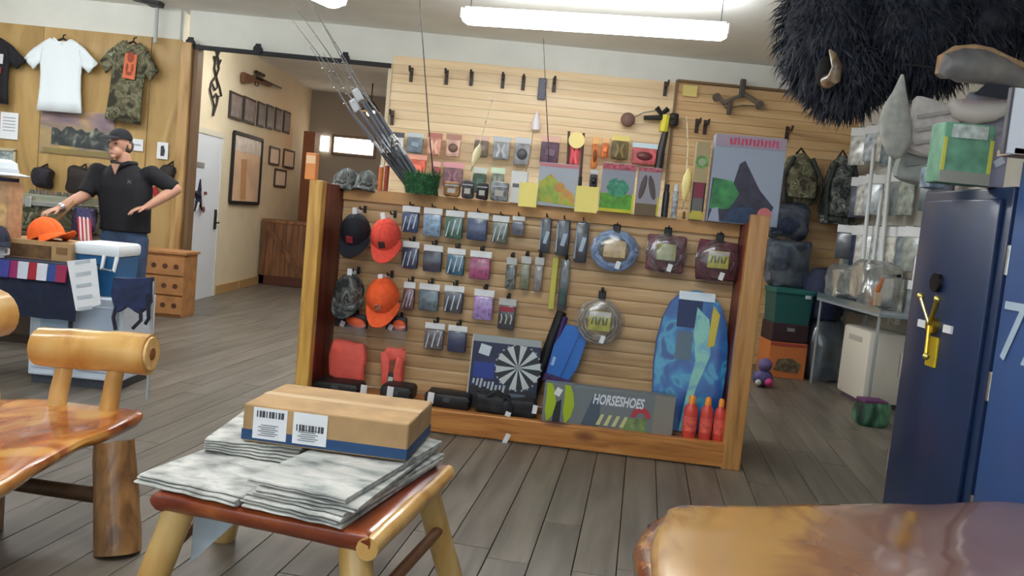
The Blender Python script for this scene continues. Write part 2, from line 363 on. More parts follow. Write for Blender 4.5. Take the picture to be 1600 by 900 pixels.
# deer-head outline emblem
q = hall(334, 128); eb = thing('deer_outline_emblem', 'black deer head outline emblem high on the cream hall wall', 'wall emblem', (XL + .02, q.y, q.z))
def strip(pts, r, name, m, par): MB().tube([(0, y, z) for y, z in pts], r, 6).build(name, m, par)
for pts in ([(-.06, .42), (.05, .3), (.09, .18), (.02, .08), (-.12, -.02), (-.16, -.12), (-.06, -.22), (.02, -.3), (.0, -.42)], [(.1, .42), (-.03, .28), (-.06, .16), (.03, .06), (.16, -.04), (.24, -.14), (.12, -.16), (.1, -.26), (.0, -.42)], [(-.12, -.02), (0, -.1), (.1, -.04), (.02, .08)], [(-.04, -.2), (.05, -.14), (.12, -.2)], [(-.1, .3), (-.02, .22)], [(.14, .3), (.06, .2)]):
    strip(pts, .014, 'outline_stroke', mat((46, 40, 38), .5), eb)
def wall_rifle(label, a, c, wood, par=None):
    a, c = Vector(a), Vector(c); d = (c - a); L = d.length
    o = thing('wall_rifle', label, 'rifle', a); o.rotation_mode = 'QUATERNION'; o.rotation_quaternion = d.to_track_quat('X', 'Z')
    MB().loft([[(x, y, z) for y, z in ((-.025, z0), (.025, z0), (.025, z1), (-.025, z1))] for x, z0, z1 in ((0, -.09, .05), (.12 * L, -.07, .05), (.26 * L, -.01, .05), (.34 * L, 0, .05), (.66 * L, .005, .045), (.7 * L, .02, .045))]).build('stock', wood, o, True)
    MB().cyl((.3 * L, 0, .065), (L, 0, .055), .018, .013).build('barrel', mat((60, 56, 54), .4, .7), o)
    MB().box((.36 * L, 0, .05), (.2 * L, .05, .06), bev=.01).build('receiver', mat((66, 60, 56), .4, .7), o)
    MB().cyl((.3 * L, 0, .13), (.5 * L, 0, .13), .025).build('scope', BLACK, o)
    MB().tube([(.28 * L, 0, 0), (.3 * L, 0, -.06), (.36 * L, 0, -.06), (.38 * L, 0, 0)], .008, 6).build('trigger_guard', BLACK, o)
wall_rifle('brown wooden rifle mounted on cream hall wall above the plaques', hall(374, 118) + Vector((.05, 0, 0)), hall(434, 143) + Vector((.05, 0, 0)), mat((104, 66, 44), .5))
wall_rifle('dark rifle mounted high on the shadowed end wall of the hall', P(522, 121, 15.45), P(606, 123, 15.45), mat((74, 62, 54), .5))
# low barn-board counter in the hall
cq = P(405, 345, 12.97)
ct = thing('barn_board_counter', 'low weathered brown barn board counter at the back of the hall', 'counter', (-3.0, 13.2, 0))
BARN = ramp_mat([(.3, (84, 52, 30)), (.6, (128, 84, 50)), (.8, (150, 104, 66))], (8, 8, .8), 2, 4, .6, .6, 0, rand=.3)
for k in range(10): MB().box((-.88 + k * .195, -.2, .5), (.192, .03, .96), bev=.004).build('board', BARN, ct)
MB().box((0, .02, 1.0), (1.96, .5, .05), bev=.006).build('counter_top', BARN, ct)
MB().box((-.93, -.225, .5), (.08, .03, .96)).build('corner_board', BARN, ct)
MB().box((-.6, -.225, .55), (.08, .02, 1.1), rot=(0, R(-38), 0)).build('brace', BARN, ct)
MB().box((0, -.225, .08), (1.95, .03, .14)).build('skirting', mat((86, 44, 26), .6), ct)
MB().box((0, .05, .48), (1.9, .44, .94)).build('carcass', BARN, ct)
# lit display window / shelf at the end of the hall
q0, q1 = P(523, 214, 15.45), P(582, 243, 15.45)
w1 = structure(MB().box(((q0.x + q1.x) / 2, 15.49, (q0.z + q1.z) / 2), (q1.x - q0.x + .1, .06, q0.z - q1.z + .1)).build('window_1', mat((90, 72, 58), .6)))
MB().box(((q0.x + q1.x) / 2, 15.455, (q0.z + q1.z) / 2), (q1.x - q0.x, .02, q0.z - q1.z)).build('pane', mat((255, 246, 232), .4, em=3.2), w1)
q = P(507, 227, 15.45)
MB().box((q.x, 15.455, q.z + .03), (.16, .02, .28)).build('pane', mat((255, 246, 232), .4, em=2.2), w1)
structure(MB().box((P(483, 250, 14.6).x, 14.6, 1.25), (.2, .2, 2.6)).build('trim_4', mat((128, 74, 40), .6)))
# warm lamp hanging in the hall
hl = thing('hall_pendant', 'warm pendant lamp hidden in the back hall', 'lamp', (-2.6, 13.9, CH))
MB().cyl((0, 0, -.3), (0, 0, 0), .01).build('cord', BLACK, hl)
MB().lathe([(.03, -.3), (.16, -.46), (.17, -.46), (.04, -.29)], 20).build('lamp_shade', mat((60, 56, 50), .5), hl, True)
MB().sph((0, 0, -.47), .07).build('bulb', mat((255, 190, 130), .4, em=45), hl, True)

# ---- fluorescent fixtures
HALL_LIGHT = True
def fixture(label, a, c, vis=True):
    a, c = Vector(a), Vector(c); d = c - a; L = d.length
    o = thing('fluorescent_fixture', label, 'ceiling light', (a + c) / 2, math.atan2(d.y, d.x), 'hanging fluorescent fixtures')
    MB().box((0, 0, .085), (L * .98, .07, .05), bev=.008).build('housing', mat((235, 236, 235), .4), o)
    pr = [(math.cos(2 * math.pi * k / 16) * .135, -math.sin(2 * math.pi * k / 16) * (.08 if k <= 8 else .055) + .045) for k in range(16)]
    MB().loft([[(x, y * f, .045 + (z - .045) * f) for y, z in pr] for x, f in ((-L / 2 + .01, .7), (-L / 2 + .05, 1), (L / 2 - .05, 1), (L / 2 - .01, .7))]).build('lens', mat((250, 253, 255), .3, em=TUBE_E), o, True)
    for sx in (-1, 1):
        MB().box((sx * (L / 2 - .01), 0, .04), (.02, .19, .09), bev=.01).build('end_cap', mat((236, 238, 238), .4), o)
        MB().cyl((sx * L * .47, 0, .1), (sx * L * .47, 0, CH - o.location.z), .004, n=6).build('hanger', mat((70, 70, 74), .4, .7), o)
fixture('long bright fluorescent light hanging in front of the slat wall', Zp(722, 31, 3.06), Zp(1137, 57, 3.06))
e1 = Zp(527, 9, 3.06); dr = (Zp(497, -5, 3.06) - e1).normalized()
fixture('fluorescent light of which only one end shows at the top edge of the picture', e1 + dr * 2.3, e1)
for k, (x, y) in enumerate(((-5.2, 7.4), (-4.4, 3.4), (-1.2, -.8), (-.6, 2.4))):  # unseen lamps added to light the shop and the rack front
    fixture('unseen fluorescent light added to brighten the shop, %s of the ceiling row' % ordn(k), (x - 1.1, y, 3.12), (x + 1.1, y - .1, 3.12))
fixture('unseen fluorescent light added to brighten the hall, behind the header', (-3.5, 10.35, 3.22), (-1.8, 10.35, 3.22))  # added lamp, kept out of sight, brightens the cream hall wall
q = P(238, 2, 9.3)
t = thing('ceiling_bracket', 'black bracket with grey conduit at the top of the wall above camo shirt', 'bracket', (q.x, 9.38, q.z))
MB().box((-.05, -.1, .0), (.34, .14, .07), rot=(0, R(8), 0), bev=.01).build('bracket_arm', BLACK, t); MB().box((0, .01, .04), (.14, .1, .16), bev=.01).build('wall_plate', BLACK, t)
MB().cyl((-.0, .05, -.42), (0, .05, -.02), .02).build('conduit', mat((180, 184, 182), .5), t)

# ================================================================== FOREGROUND FURNITURE
def log_tube(b, p0, p1, r0, r1, k=7, n=14, amt=.006, seed=0):
    p0, p1 = Vector(p0), Vector(p1)
    pts = [p0.lerp(p1, i / (k - 1)) for i in range(k)]
    rs = [(r0 + (r1 - r0) * i / (k - 1)) * (1 + .05 * noise.noise(Vector((i * .9, seed, 3)))) for i in range(k)]
    m = MB(); m.tube(pts, rs, n); m.jit(amt, 9, seed)
    me = bpy.data.meshes.new('t'); m.bm.to_mesh(me); m.bm.free(); b.bm.from_mesh(me); bpy.data.meshes.remove(me); return b
def slab_mb(outline, z0, z1, edge=.03, amt=.006, seed=0, k=6, bow=0):
    """thick live-edge slab: outline is resampled, rounded at the rim, slightly wavy"""
    n = len(outline); pts = []
    for i in range(n):
        p0, p1, p2, p3 = [Vector(outline[(i + j - 1) % n]) for j in range(4)]
        for s in range(k):
            t = s / k
            pts.append(.5 * ((2 * p1) + (-p0 + p2) * t + (2 * p0 - 5 * p1 + 4 * p2 - p3) * t * t + (-p0 + 3 * p1 - 3 * p2 + p3) * t ** 3))
    c = sum(pts, Vector((0, 0))) / len(pts); h = z1 - z0; b = MB(); rings = []
    def ring(off, z): return [(p.x + (c - p).normalized().x * off, p.y + (c - p).normalized().y * off, z) for p in pts]
    for off, z in ((edge * 2.2, z0), (edge * .9, z0 + h * .18), (edge * .25, z0 + h * .45), (0, z0 + h * .66), (edge * .25, z0 + h * .88), (edge * .8, z1 - .003), (edge * 1.8, z1)): rings.append(ring(off, z))
    sc = [[(c.x + (x - c.x) * f, c.y + (y - c.y) * f, z1 - bow * (1 - f)) for x, y, z in rings[-1]] for f in (.8, .55, .3, .08)]
    b.loft(rings + sc); b.jit(amt, 5, seed); return b
# ---- log bench on the left (faces +x), back log, arm log
be = thing('log_bench', 'rustic varnished log bench with live edge seat, cut off at left', 'bench', (-1.9, 3.0, 0))
S0 = Vector((-1.9, 3.0, 0))
def bl(v): return Vector(v) - S0
tip = Zp(222, 643, .45); f1 = Zp(130, 690, .45); f2 = Zp(60, 722, .45); f3 = Zp(0, 757, .45)
out = [(tip.x, tip.y + .02), (tip.x + .01, tip.y - .12), (f1.x - .02, f1.y), (f2.x + .005, f2.y), (f3.x, f3.y), (f3.x - .03, 2.1), (-2.12, 2.08), (-2.2, 2.7), (-2.2, 3.3), (-2.08, 3.55), (-1.85, 3.55), (-1.66, 3.545)]
slab_mb([(x + 1.9, y - 3.0) for x, y in out], .385, .452, .028, .01, 3, bow=.012).build('seat', SEATW, be, True)
a0, a1 = P(62, 541, 3.46), P(236, 553, 3.46)
ab = MB(); log_tube(ab, bl(a0), bl(a1), .082, .086, 8, 18, .008, 2); ab.build('arm_log', LOG, be, True)
ad = (bl(a1) - bl(a0)).normalized(); ae = bl(a1)
MB().cyl(ae - ad * .01, ae + ad * .006, .078, .07, 18).build('cut_end', mat((224, 180, 112), .4, coat=.4, n=.08, ns=30), be, True)
MB().cyl(ae + ad * .002, ae + ad * .009, .03, .026, 14).build('heartwood_core', mat((140, 80, 34), .5, n=.1), be, True)
for k, (t_, bt) in enumerate(((( 100, 572), (88, 632)), ((182, 575), (168, 640)))):
    b = MB(); log_tube(b, bl(P(*t_, 3.47)), bl(P(*bt, 3.47)) - Vector((0, 0, .03)), .034, .04, 5, 12, .004, k + 8); b.build('arm_post', LOG, be, True)
b = MB(); log_tube(b, (-.2 - .03, .42, .83), (-.22, -1.0, .83), .105, .11, 9, 18, .012, 5); b.build('back_log', LOG, be, True)
for y in (.36, -.2, -.75):
    b = MB(); log_tube(b, (-.2, y, .4), (-.23, y, .78), .045, .04, 5, 12, .004, y); b.build('back_post', LOG, be, True)
for k, (x, y, tx, ty) in enumerate(((.49, .09, .4, .2), (.45, -.75, .36, -.66), (-.1, .14 + .02, -.15, .3), (-.3, -.75, -.24, -.66))):
    b = MB(); log_tube(b, (x, y, 0), (tx, ty, .4), .086, .075, 7, 14, .012, k + 11); b.build('leg', DARKLOG, be, True)
b = MB(); log_tube(b, (.46, .13, .2), (-.12, .2, .2), .03, .03, 5, 10, .004, 4); b.build('stretcher', mat((78, 56, 36), .5, n=.15), be, True)

# ---- stool used as a paper stand
sc_ = [Zp(238, 768, .5), Zp(578, 836, .5), Zp(703, 724, .5), Zp(372, 664, .5)]
SC = sum(sc_, Vector()) / 4; SC.z = 0
so = thing('log_stool', 'reddish log stool with pale peeled legs holding stacks of newspaper', 'stool', SC)
cn = [(p.x - SC.x, p.y - SC.y) for p in sc_]
o2 = []
for i in range(4):
    a, c = Vector(cn[i]), Vector(cn[(i + 1) % 4]); o2 += [a.lerp(c, .04), a.lerp(c, .5), a.lerp(c, .96)]
REDW = ramp_mat([(.3, (96, 34, 18)), (.5, (136, 58, 28)), (.68, (172, 92, 42)), (.85, (206, 142, 72))], (2, .8, 2), 2, 4, .8, .3, .6)
slab_mb([tuple(p) for p in o2], .43, .5, .022, .005, 9, k=4).build('seat', REDW, so, True)
e0, e1_ = Vector(cn[1]).to_3d(), Vector(cn[2]).to_3d()
b = MB(); log_tube(b, e0 + Vector((-.005, 0, .462)), e1_ + Vector((-.005, 0, .462)), .034, .03, 8, 12, .006, 3); b.build('sapwood_edge', LOG, so, True)
PALE = ramp_mat([(.25, (186, 140, 68)), (.5, (212, 176, 110)), (.8, (230, 202, 148))], (5, 5, 1), 2, 4, .5, .35, .5)
for k, (fx, fy) in enumerate(((0, 0), (1, 0), (1, 1), (0, 1))):
    ctr = [Vector(cn[i]) for i in range(4)]
    tp = ctr[[0, 1, 2, 3][k]] * .82; bt = ctr[k] * 1.12
    b = MB(); log_tube(b, (bt.x, bt.y, 0), (tp.x, tp.y, .44), .046, .05, 6, 12, .005, k + 20); b.build('leg', PALE, so, True)
r1 = Vector(cn[1]) * .98; r2 = Vector(cn[2]) * .98; r3 = Vector(cn[3]) * .98; r0_ = Vector(cn[0]) * .98
for a, c, z in ((r1, r2, .26), (r0_, r3, .26)):
    b = MB(); log_tube(b, (a.x, a.y, z), (c.x, c.y, z), .02, .02, 4, 10, .002, z); b.build('stretcher', mat((120, 78, 46), .5, n=.1), so, True)
# newspapers: two stacks, sheets fanned
su = (sc_[1] - sc_[0]).normalized(); sv = (sc_[3] - sc_[0]).normalized(); ang_s = math.atan2(su.y, su.x)
NEWS = ramp_mat([(.3, (124, 126, 124)), (.46, (176, 177, 172)), (.6, (206, 206, 200)), (.75, (160, 150, 154))], (1, 1.6, 1), 9, 5, .3, .8)
NEWS2 = ramp_mat([(.3, (100, 106, 104)), (.45, (168, 170, 166)), (.62, (200, 198, 192)), (.8, (146, 134, 110))], (1, 2.5, 1), 6, 5, .4, .8)
def paper_mesh(w_, d_, t_):
    b = MB(); n = 10; rows = []
    pro = [(-d_ / 2, t_), (-d_ / 2 + .01, t_ * 1.15), (0, t_), (d_ / 2, t_), (d_ / 2, 0), (0, 0), (-d_ / 2 + .006, 0), (-d_ / 2 - .002, t_ * .5)]
    b.loft([[(-w_ / 2 + w_ * i / n, y + .002 * math.sin(i * 1.7), z + .0012 * math.sin(i * 2.1 + y * 9)) for y, z in pro] for i in range(n + 1)])
    return b.mesh('folded_sheet', True)
pa = paper_mesh(.35, .5, .009); pb = paper_mesh(.33, .56, .009)
SW, SD = (sc_[1] - sc_[0]).length, (sc_[3] - sc_[0]).length
def news(u, v, z, me, rz, label, m, grp):
    q = (sc_[0] * (1 - u) + sc_[1] * u) * (1 - v) + (sc_[3] * (1 - u) + sc_[2] * u) * v
    o = link('newspaper', me.copy(), m, None, (q.x, q.y, z), (0, 0, ang_s + rz)); tag(o, label, 'newspaper', grp); return o
pa = paper_mesh(SW * .52, SD * .82, .009); pb = paper_mesh(SW * .46, SD * .9, .009); pc = paper_mesh(SW * .46, SD * .55, .009)
zz = .503
for k in range(3):
    news(.27 + .012 * (k % 2), .44 + .01 * k, zz + k * .0105, pa, R(random.uniform(-4, 4) - 3), 'folded newspaper in the low left stack on the stool, %s from the bottom' % ordn(k), NEWS, 'left newspaper stack on stool')
for k in range(8):
    news(.735 + random.uniform(-.015, .02), .47 + .006 * k + random.uniform(-.01, .01), zz + k * .0105, pb, R(random.uniform(-3, 3) - 2), 'folded newspaper in the tall right stack on the stool, %s from the bottom' % ordn(k), NEWS2 if k % 2 else NEWS, 'right newspaper stack on stool')
for k in range(5):
    news(.3 - .01 * k, .72, zz + .0325 + k * .0105, pc, R(2 + 3 * k), '%s newspaper from the bottom under the back left end of the carton' % ordn(k), NEWS2 if k % 2 else NEWS, 'newspapers under the carton')
# flattened white card leaning under the stool
pts = [P(303, 806, 2.62), P(366, 818, 2.66), P(297, 880, 2.6)]
wc = MB(); wc.loft([[tuple(p) for p in pts], [tuple(p + Vector((0, .006, 0))) for p in pts]])
tag(wc.build('white_card', mat((216, 234, 246), .7)), 'pale blue white card corner sticking out under the stool', 'card')
# carton with blue band
zc = .585
c0, c1, c2 = Zp(378, 707, zc), Zp(630, 718, zc), Zp(676, 672, zc)
cz0 = .592
cf = P(374, 640, 2.82); 
bx0 = Zp(377, 688, cz0); bx1 = Zp(634, 722, cz0)
du = (bx1 - bx0); du.z = 0; bw = du.length; du.normalize(); dv = Vector((-du.y, du.x, 0)); bd = .36; bh = .128
cc = bx0 + du * bw / 2 + dv * bd / 2
ca_ = thing('shipping_carton', 'flat brown shipping carton with dark blue band lying on the newspapers', 'carton', (cc.x, cc.y, cz0), math.atan2(du.y, du.x))
MB().box((0, 0, bh / 2), (bw, bd, bh), bev=.006).build('carton_body', CARD, ca_)
MB().box((0, 0, .024), (bw + .002, bd + .002, .036)).build('blue_band', mat((34, 72, 116), .6), ca_)
MB().box((0, 0, bh + .0006), (bw * .998, .05, .001)).build('packing_tape', mat((196, 164, 120), .4), ca_)
for k, fx in enumerate((-.33, -.085)):
    lb = MB().box((fx * bw, -bd / 2 - .002, .068), (.118, .002, .106)).build('shipping_label', PAPER, ca_)
    b = MB()
    for i in range(9): b.box((fx * bw - .045 + i * .011, -bd / 2 - .0035, .1 - (k * .03)), (.004 + .003 * (i % 3), .001, .022))
    for i in range(6): b.box((fx * bw - .01 + .01 * (i % 2), -bd / 2 - .0035, .028 + i * .007), (.06, .001, .002))
    b.build('bar_code', mat((70, 72, 76), .7), lb); 
# ---- live-edge slab table bottom right
tz = .6
tc_ = [Zp(1052, 779, tz), Zp(1250, 777, tz), Zp(1600, 779, tz)]
T0 = Vector((1.4, 2.2, 0))
o3 = [(.505, 2.40), (.55, 2.51), (.66, 2.55), (1.0, 2.64), (1.45, 2.78), (1.86, 2.895), (1.93, 2.8), (1.94, 2.5), (1.92, 2.0), (1.8, 1.6), (1.6, 1.42), (.9, 1.38), (.5, 1.45), (.4, 1.75), (.42, 2.1)]
ta = thing('slab_table', 'glossy live edge slab table in the lower right corner', 'table', T0)
TABW = ramp_mat([(.12, (112, 66, 38)), (.26, (194, 148, 86)), (.42, (186, 140, 80)), (.5, (146, 96, 64)), (.6, (128, 88, 70)), (.85, (142, 108, 92))], (1.6, .9, 1), 2.2, 4, 1.0, .16, .9, grad=(.5, -.1, 0, .47))
slab_mb([(x - T0.x, y - T0.y) for x, y in o3], .5, tz, .03, .008, 6, k=5).build('table_top', TABW, ta, True)
b = MB(); b.tube([(x - T0.x, y - T0.y, .54) for x, y in ((.7, 2.52), (.58, 2.49), (.5, 2.38), (.435, 2.2), (.425, 2.0), (.415, 1.8), (.44, 1.6), (.52, 1.48))], [.02, .034, .04, .042, .045, .042, .04, .02], 12); b.jit(.018, 14, 3); b.build('bark_edge', ramp_mat([(.3, (66, 30, 18)), (.5, (118, 62, 34)), (.7, (176, 120, 66))], (1, 1, 1), 14, 4, .6, .2, .8), ta, True)
for k, (x, y) in enumerate(((-.55, -.5), (-.55, .1), (.33, -.4), (.36, .42))):
    b = MB(); log_tube(b, (x * 1.1, y * 1.05, 0), (x, y, .51), .075, .07, 6, 14, .01, k + 40); b.build('leg', DARKLOG, ta, True)

# ================================================================== THE MERCHANDISE RACK
A0, A1 = Vector((-1.35, 5.33, 0)), Vector((1.51, 5.04, 0))
RO = (A0 + A1) / 2; RX = (A1 - A0).normalized(); RY = Vector((-RX.y, RX.x, 0)); YAW = math.atan2(RX.y, RX.x); RW = (A1 - A0).length
def rw(lx, ly, lz): return RO + RX * lx + RY * ly + Vector((0, 0, lz))
def rl(px, py, ly):                     # pixel -> rack-local x, z on the upright plane at local depth ly
    d = ray(px, py); n = RY; t = ((RO + RY * ly) - CAM).dot(n) / d.dot(n); q = CAM + d * t - RO
    return q.dot(RX), q.z
def rrect(x0, y0, x1, y1, ly):
    cx, cz = rl((x0 + x1) / 2, (y0 + y1) / 2, ly); a = rl(x0, (y0 + y1) / 2, ly)[0]; b_ = rl(x1, (y0 + y1) / 2, ly)[0]
    h = abs(rl((x0 + x1) / 2, y0, ly)[1] - rl((x0 + x1) / 2, y1, ly)[1]); w_ = b_ - a
    return cx, cz, max(w_ - .09 * h, w_ * .7), h
rk = thing('slat_display_rack', 'rustic pine merchandise rack with slat back and posts in the middle of the shop', 'display rack', RO, YAW)
hw = RW / 2; SY = .46
MB().box((-hw + .045, .04, .77), (.09, .08, 1.54), bev=.006).build('post', PINE, rk)
POST2 = ramp_mat([(.25, (142, 92, 44)), (.5, (188, 136, 76)), (.75, (206, 156, 92))], (9, 9, .9), 2.2, 5, .6, .45, .25, knots=(3.1, .1, (96, 56, 24)))
MB().box((hw - .058, .04, .79), (.116, .08, 1.58), bev=.006).build('post', POST2, rk)
for sx, x in ((-1, -hw + .045), (1, hw - .062)):
    MB().box((x, .5, .765), (.07, .84, 1.53), bev=.004).build('side_board', RUST, rk)
MB().box((-hw + .045, .94, .77), (.09, .06, 1.54), bev=.006).build('post', PINE, rk); MB().box((hw - .058, .94, .77), (.116, .06, 1.54), bev=.006).build('post', PINE, rk)
lx0, lx1 = -hw + .085, hw - .1
smr = slat_mesh(lx1 - lx0, .088, .012, SLATM)
for i in range(15): link('slat', smr, None, rk, ((lx0 + lx1) / 2, SY + .018, .15 + i * .088))
MB().box(((lx0 + lx1) / 2, SY + .03, .8), (lx1 - lx0, .02, 1.3)).build('backing_panel', mat((150, 112, 70), .7), rk)
MB().box(((lx0 + lx1) / 2, SY + .24, 1.5), (lx1 - lx0, .5, .04), bev=.004).build('top_board', SLATM, rk)
MB().box(((lx0 + lx1) / 2, SY - .005, 1.478), (lx1 - lx0, .03, .085), bev=.004).build('header_rail', mat((200, 152, 96), .5, n=.06, ns=6), rk)
MB().box((0, .03, .085), (RW - .2, .06, .15), bev=.008).build('bottom_rail', RAIL, rk)
MB().box(((lx0 + lx1) / 2, .25, .13), (lx1 - lx0, .42, .03)).build('bottom_shelf', RAIL, rk)
for x in (-hw + .045, hw - .06): pass
DECK, TOP = .146, 1.521
HOOK = MB().cyl((0, .06, 0), (0, -.06, 0), .005, n=6).cyl((0, -.06, 0), (0, -.072, .018), .005, n=6).box((0, .055, 0), (.02, .01, .05)).mesh('peg_hook'); HOOK.materials.append(BLACK)
def rack_hook(lx, lz, ly=None): 
    o = link('peg_hook', HOOK, None, None, rw(lx, (SY - .065) if ly is None else ly, lz), (0, 0, YAW))
    return tag(o, 'black metal peg hook plugged into the rack slats above the goods', 'peg hook', 'peg hooks on the rack slats')

# ---- a bagged pack hanging from a hook: contents, clear bag, white header card
def crumple(w_, h_, d_, seed, amt=.006, nx=5, nz=5):
    b = MB().box((0, 0, 0), (w_, d_, h_), bev=d_ * .3); b.sub(1); b.jit(amt, 24, seed); return b
def bagged(name, label, cat, grp, loc, yaw, w_, h_, m, d_=.03, head=True, hm=None, bag=True, extra=None, seed=None, loose=0):
    seed = random.random() * 40 if seed is None else seed
    o = thing(name, label, cat, loc, yaw, grp)          # origin: top centre, back of the pack
    hh = .22 * h_ if head else 0
    crumple(w_ * .94, h_ - hh - .006, d_, seed, .004 + loose).build('contents', m, o, True, (0, -d_ / 2, -(h_ + hh) / 2))
    if extra: extra(o, w_, h_, d_, hh)
    if bag:
        crumple(w_, h_ - hh, d_ + .012, seed + 3, .006).build('clear_bag', CLEAR, o, True, (0, -d_ / 2 - .004, -(h_ + hh) / 2))
    if head: MB().box((0, -d_ / 2 - .004, -hh / 2), (w_, .012, hh), bev=.002).build('header_card', hm or WHITE, o)
    return o
def fold_lines(o, w_, h_, d_, hh):
    b = MB()
    for i in range(3): b.box(((-.3 + .3 * i) * w_, -d_ - .012, -(h_ + hh) / 2 + .01 * (i - 1)), (w_ * .06, .002, (h_ - hh) * .72), rot=(0, R(10), 0))
    b.build('glossy_fold', mat((190, 205, 220), .3), o)
PACKS = [  # x0,y0,x1,y1, colour, words, row
 (627, 322, 658, 364, (40, 62, 108), 'navy blue', 'top'), (660, 325, 693, 370, (120, 150, 178), 'pale blue', 'top'), (694, 329, 727, 373, (58, 104, 84), 'green', 'top'), (728, 332, 765, 376, (36, 60, 104), 'dark blue', 'top'), (767, 337, 797, 381, (98, 106, 92), 'grey camouflage', 'top'), (799, 338, 821, 368, (88, 88, 108), 'grey violet', 'top'),
 (627, 377, 657, 420, (34, 46, 84), 'navy', 'second'), (660, 383, 694, 425, (42, 40, 66), 'dark violet', 'second'), (697, 388, 729, 430, (24, 92, 116), 'teal', 'second'), (732, 392, 770, 437, (162, 62, 112), 'magenta', 'second'),
 (629, 440, 651, 484, (112, 62, 66), 'dark red', 'third'), (653, 443, 689, 486, (86, 104, 116), 'slate grey', 'third'), (692, 446, 727, 489, (60, 58, 70), 'charcoal', 'third'), (738, 452, 774, 500, (158, 126, 186), 'lilac', 'third'),
 (662, 504, 697, 546, (104, 92, 92), 'brown grey', 'lowest'), (698, 508, 732, 550, (30, 42, 86), 'deep navy', 'lowest')]
for i, (x0, y0, x1, y1, c, wd, row) in enumerate(PACKS):
    lx, lz, w_, h_ = rrect(x0, y0, x1, y1, SY - .06)
    bagged('bagged_bandana', '%s folded cloth pack in clear bag, %s row of small packs on the rack' % (wd, row), 'cloth pack', 'small bagged cloth packs on the rack', rw(lx, SY - .06, lz + h_ / 2), YAW, w_, h_, mat(c, .7, n=.25, ns=40), extra=fold_lines if i % 2 == 0 else None)
    rack_hook(lx, lz + h_ / 2 + .008)
PACK2 = [ (788, 402, 809, 452, CAMOG, 'dark patterned'), (811, 400, 831, 453, mat((122, 124, 98), .6, n=.2, ns=30), 'olive'), (832, 402, 851, 456, mat((130, 122, 118), .6, n=.2, ns=30), 'grey'), (776, 466, 808, 515, mat((52, 50, 60), .6, n=.4, ns=30), 'black')]
def red_top(o, w_, h_, d_, hh):
    MB().box((0, -d_ - .01, -hh - .025), (w_ * .8, .006, .035)).build('red_label', mat((150, 44, 62), .5), o)
    for i in range(3): MB().tube([(-.3 * w_ + i * .28 * w_, -d_ - .012, -h_ * .5), (-.24 * w_ + i * .28 * w_, -d_ - .014, -h_ * .62), (-.3 * w_ + i * .28 * w_, -d_ - .012, -h_ * .8)], .005, 6).build('lure', mat((205, 205, 195), .4), o)
for i, (x0, y0, x1, y1, m, wd) in enumerate(PACK2):
    lx, lz, w_, h_ = rrect(x0, y0, x1, y1, SY - .05)
    bagged('tackle_pack', '%s narrow tackle pack hanging in the middle of the rack' % wd, 'tackle pack', 'narrow tackle packs on the rack', rw(lx, SY - .05, lz + h_ / 2), YAW, w_, h_, m, .02, hm=mat((196, 198, 196), .5), extra=red_top if i == 3 else None)
    rack_hook(lx, lz + h_ / 2 + .008)
for i, (x0, y0, x1, y1) in enumerate(((841, 340, 864, 396), (866, 343, 893, 400), (895, 346, 922, 411))):
    lx, lz, w_, h_ = rrect(x0, y0, x1, y1, SY - .06)
    def lab(o, w2, h2, d2, hh): MB().box((.1 * w2, -d2 - .011, -.55 * h2), (.3 * w2, .003, .35 * h2), rot=(0, R(12), 0)).build('silver_label', mat((168, 184, 200), .3), o); MB().box((-.4 * w2, -d2 - .011, -.5 * h2), (.1 * w2, .004, .8 * h2)).build('pale_edge', mat((150, 166, 182), .3), o)
    bagged('dark_blister_pack', '%s of three tall dark navy packs hanging right of the centre, from the left' % ordn(i), 'blister pack', 'tall dark packs on the rack', rw(lx, SY - .06, lz + h_ / 2), YAW, w_, h_, mat((28, 34, 50), .5, n=.4, ns=25), .03, head=False, extra=lab)
    rack_hook(lx, lz + h_ / 2 + .008)
lx, lz, w_, h_ = rrect(858, 402, 871, 484, SY - .05)
tag(MB().box((0, 0, 0), (w_, .012, h_), bev=.004).build('yellow_strip', mat((196, 190, 84), .5), None, False, rw(lx, SY - .04, lz), (0, 0, YAW)), 'narrow yellow green strip pack beside the dark hanging pack', 'strip pack')
lx, lz, w_, h_ = rrect(870, 404, 892, 486, SY - .05)
def stk(o, w2, h2, d2, hh): MB().box((0, -d2 - .01, -.72 * h2), (.5 * w2, .004, .3 * h2)).build('green_insert', mat((46, 78, 72), .4), o); MB().sph((0, -d2, -.28 * h2), (.25 * w2, .01, .06)).build('grey_knob', mat((110, 112, 116), .4), o)
bagged('long_dark_pack', 'long dark pack with green insert hanging beside the yellow strip', 'blister pack', None, rw(lx, SY - .05, lz + h_ / 2), YAW, w_, h_, mat((52, 54, 56), .5, n=.3), .025, head=False, extra=stk)
rack_hook(lx, lz + h_ / 2)
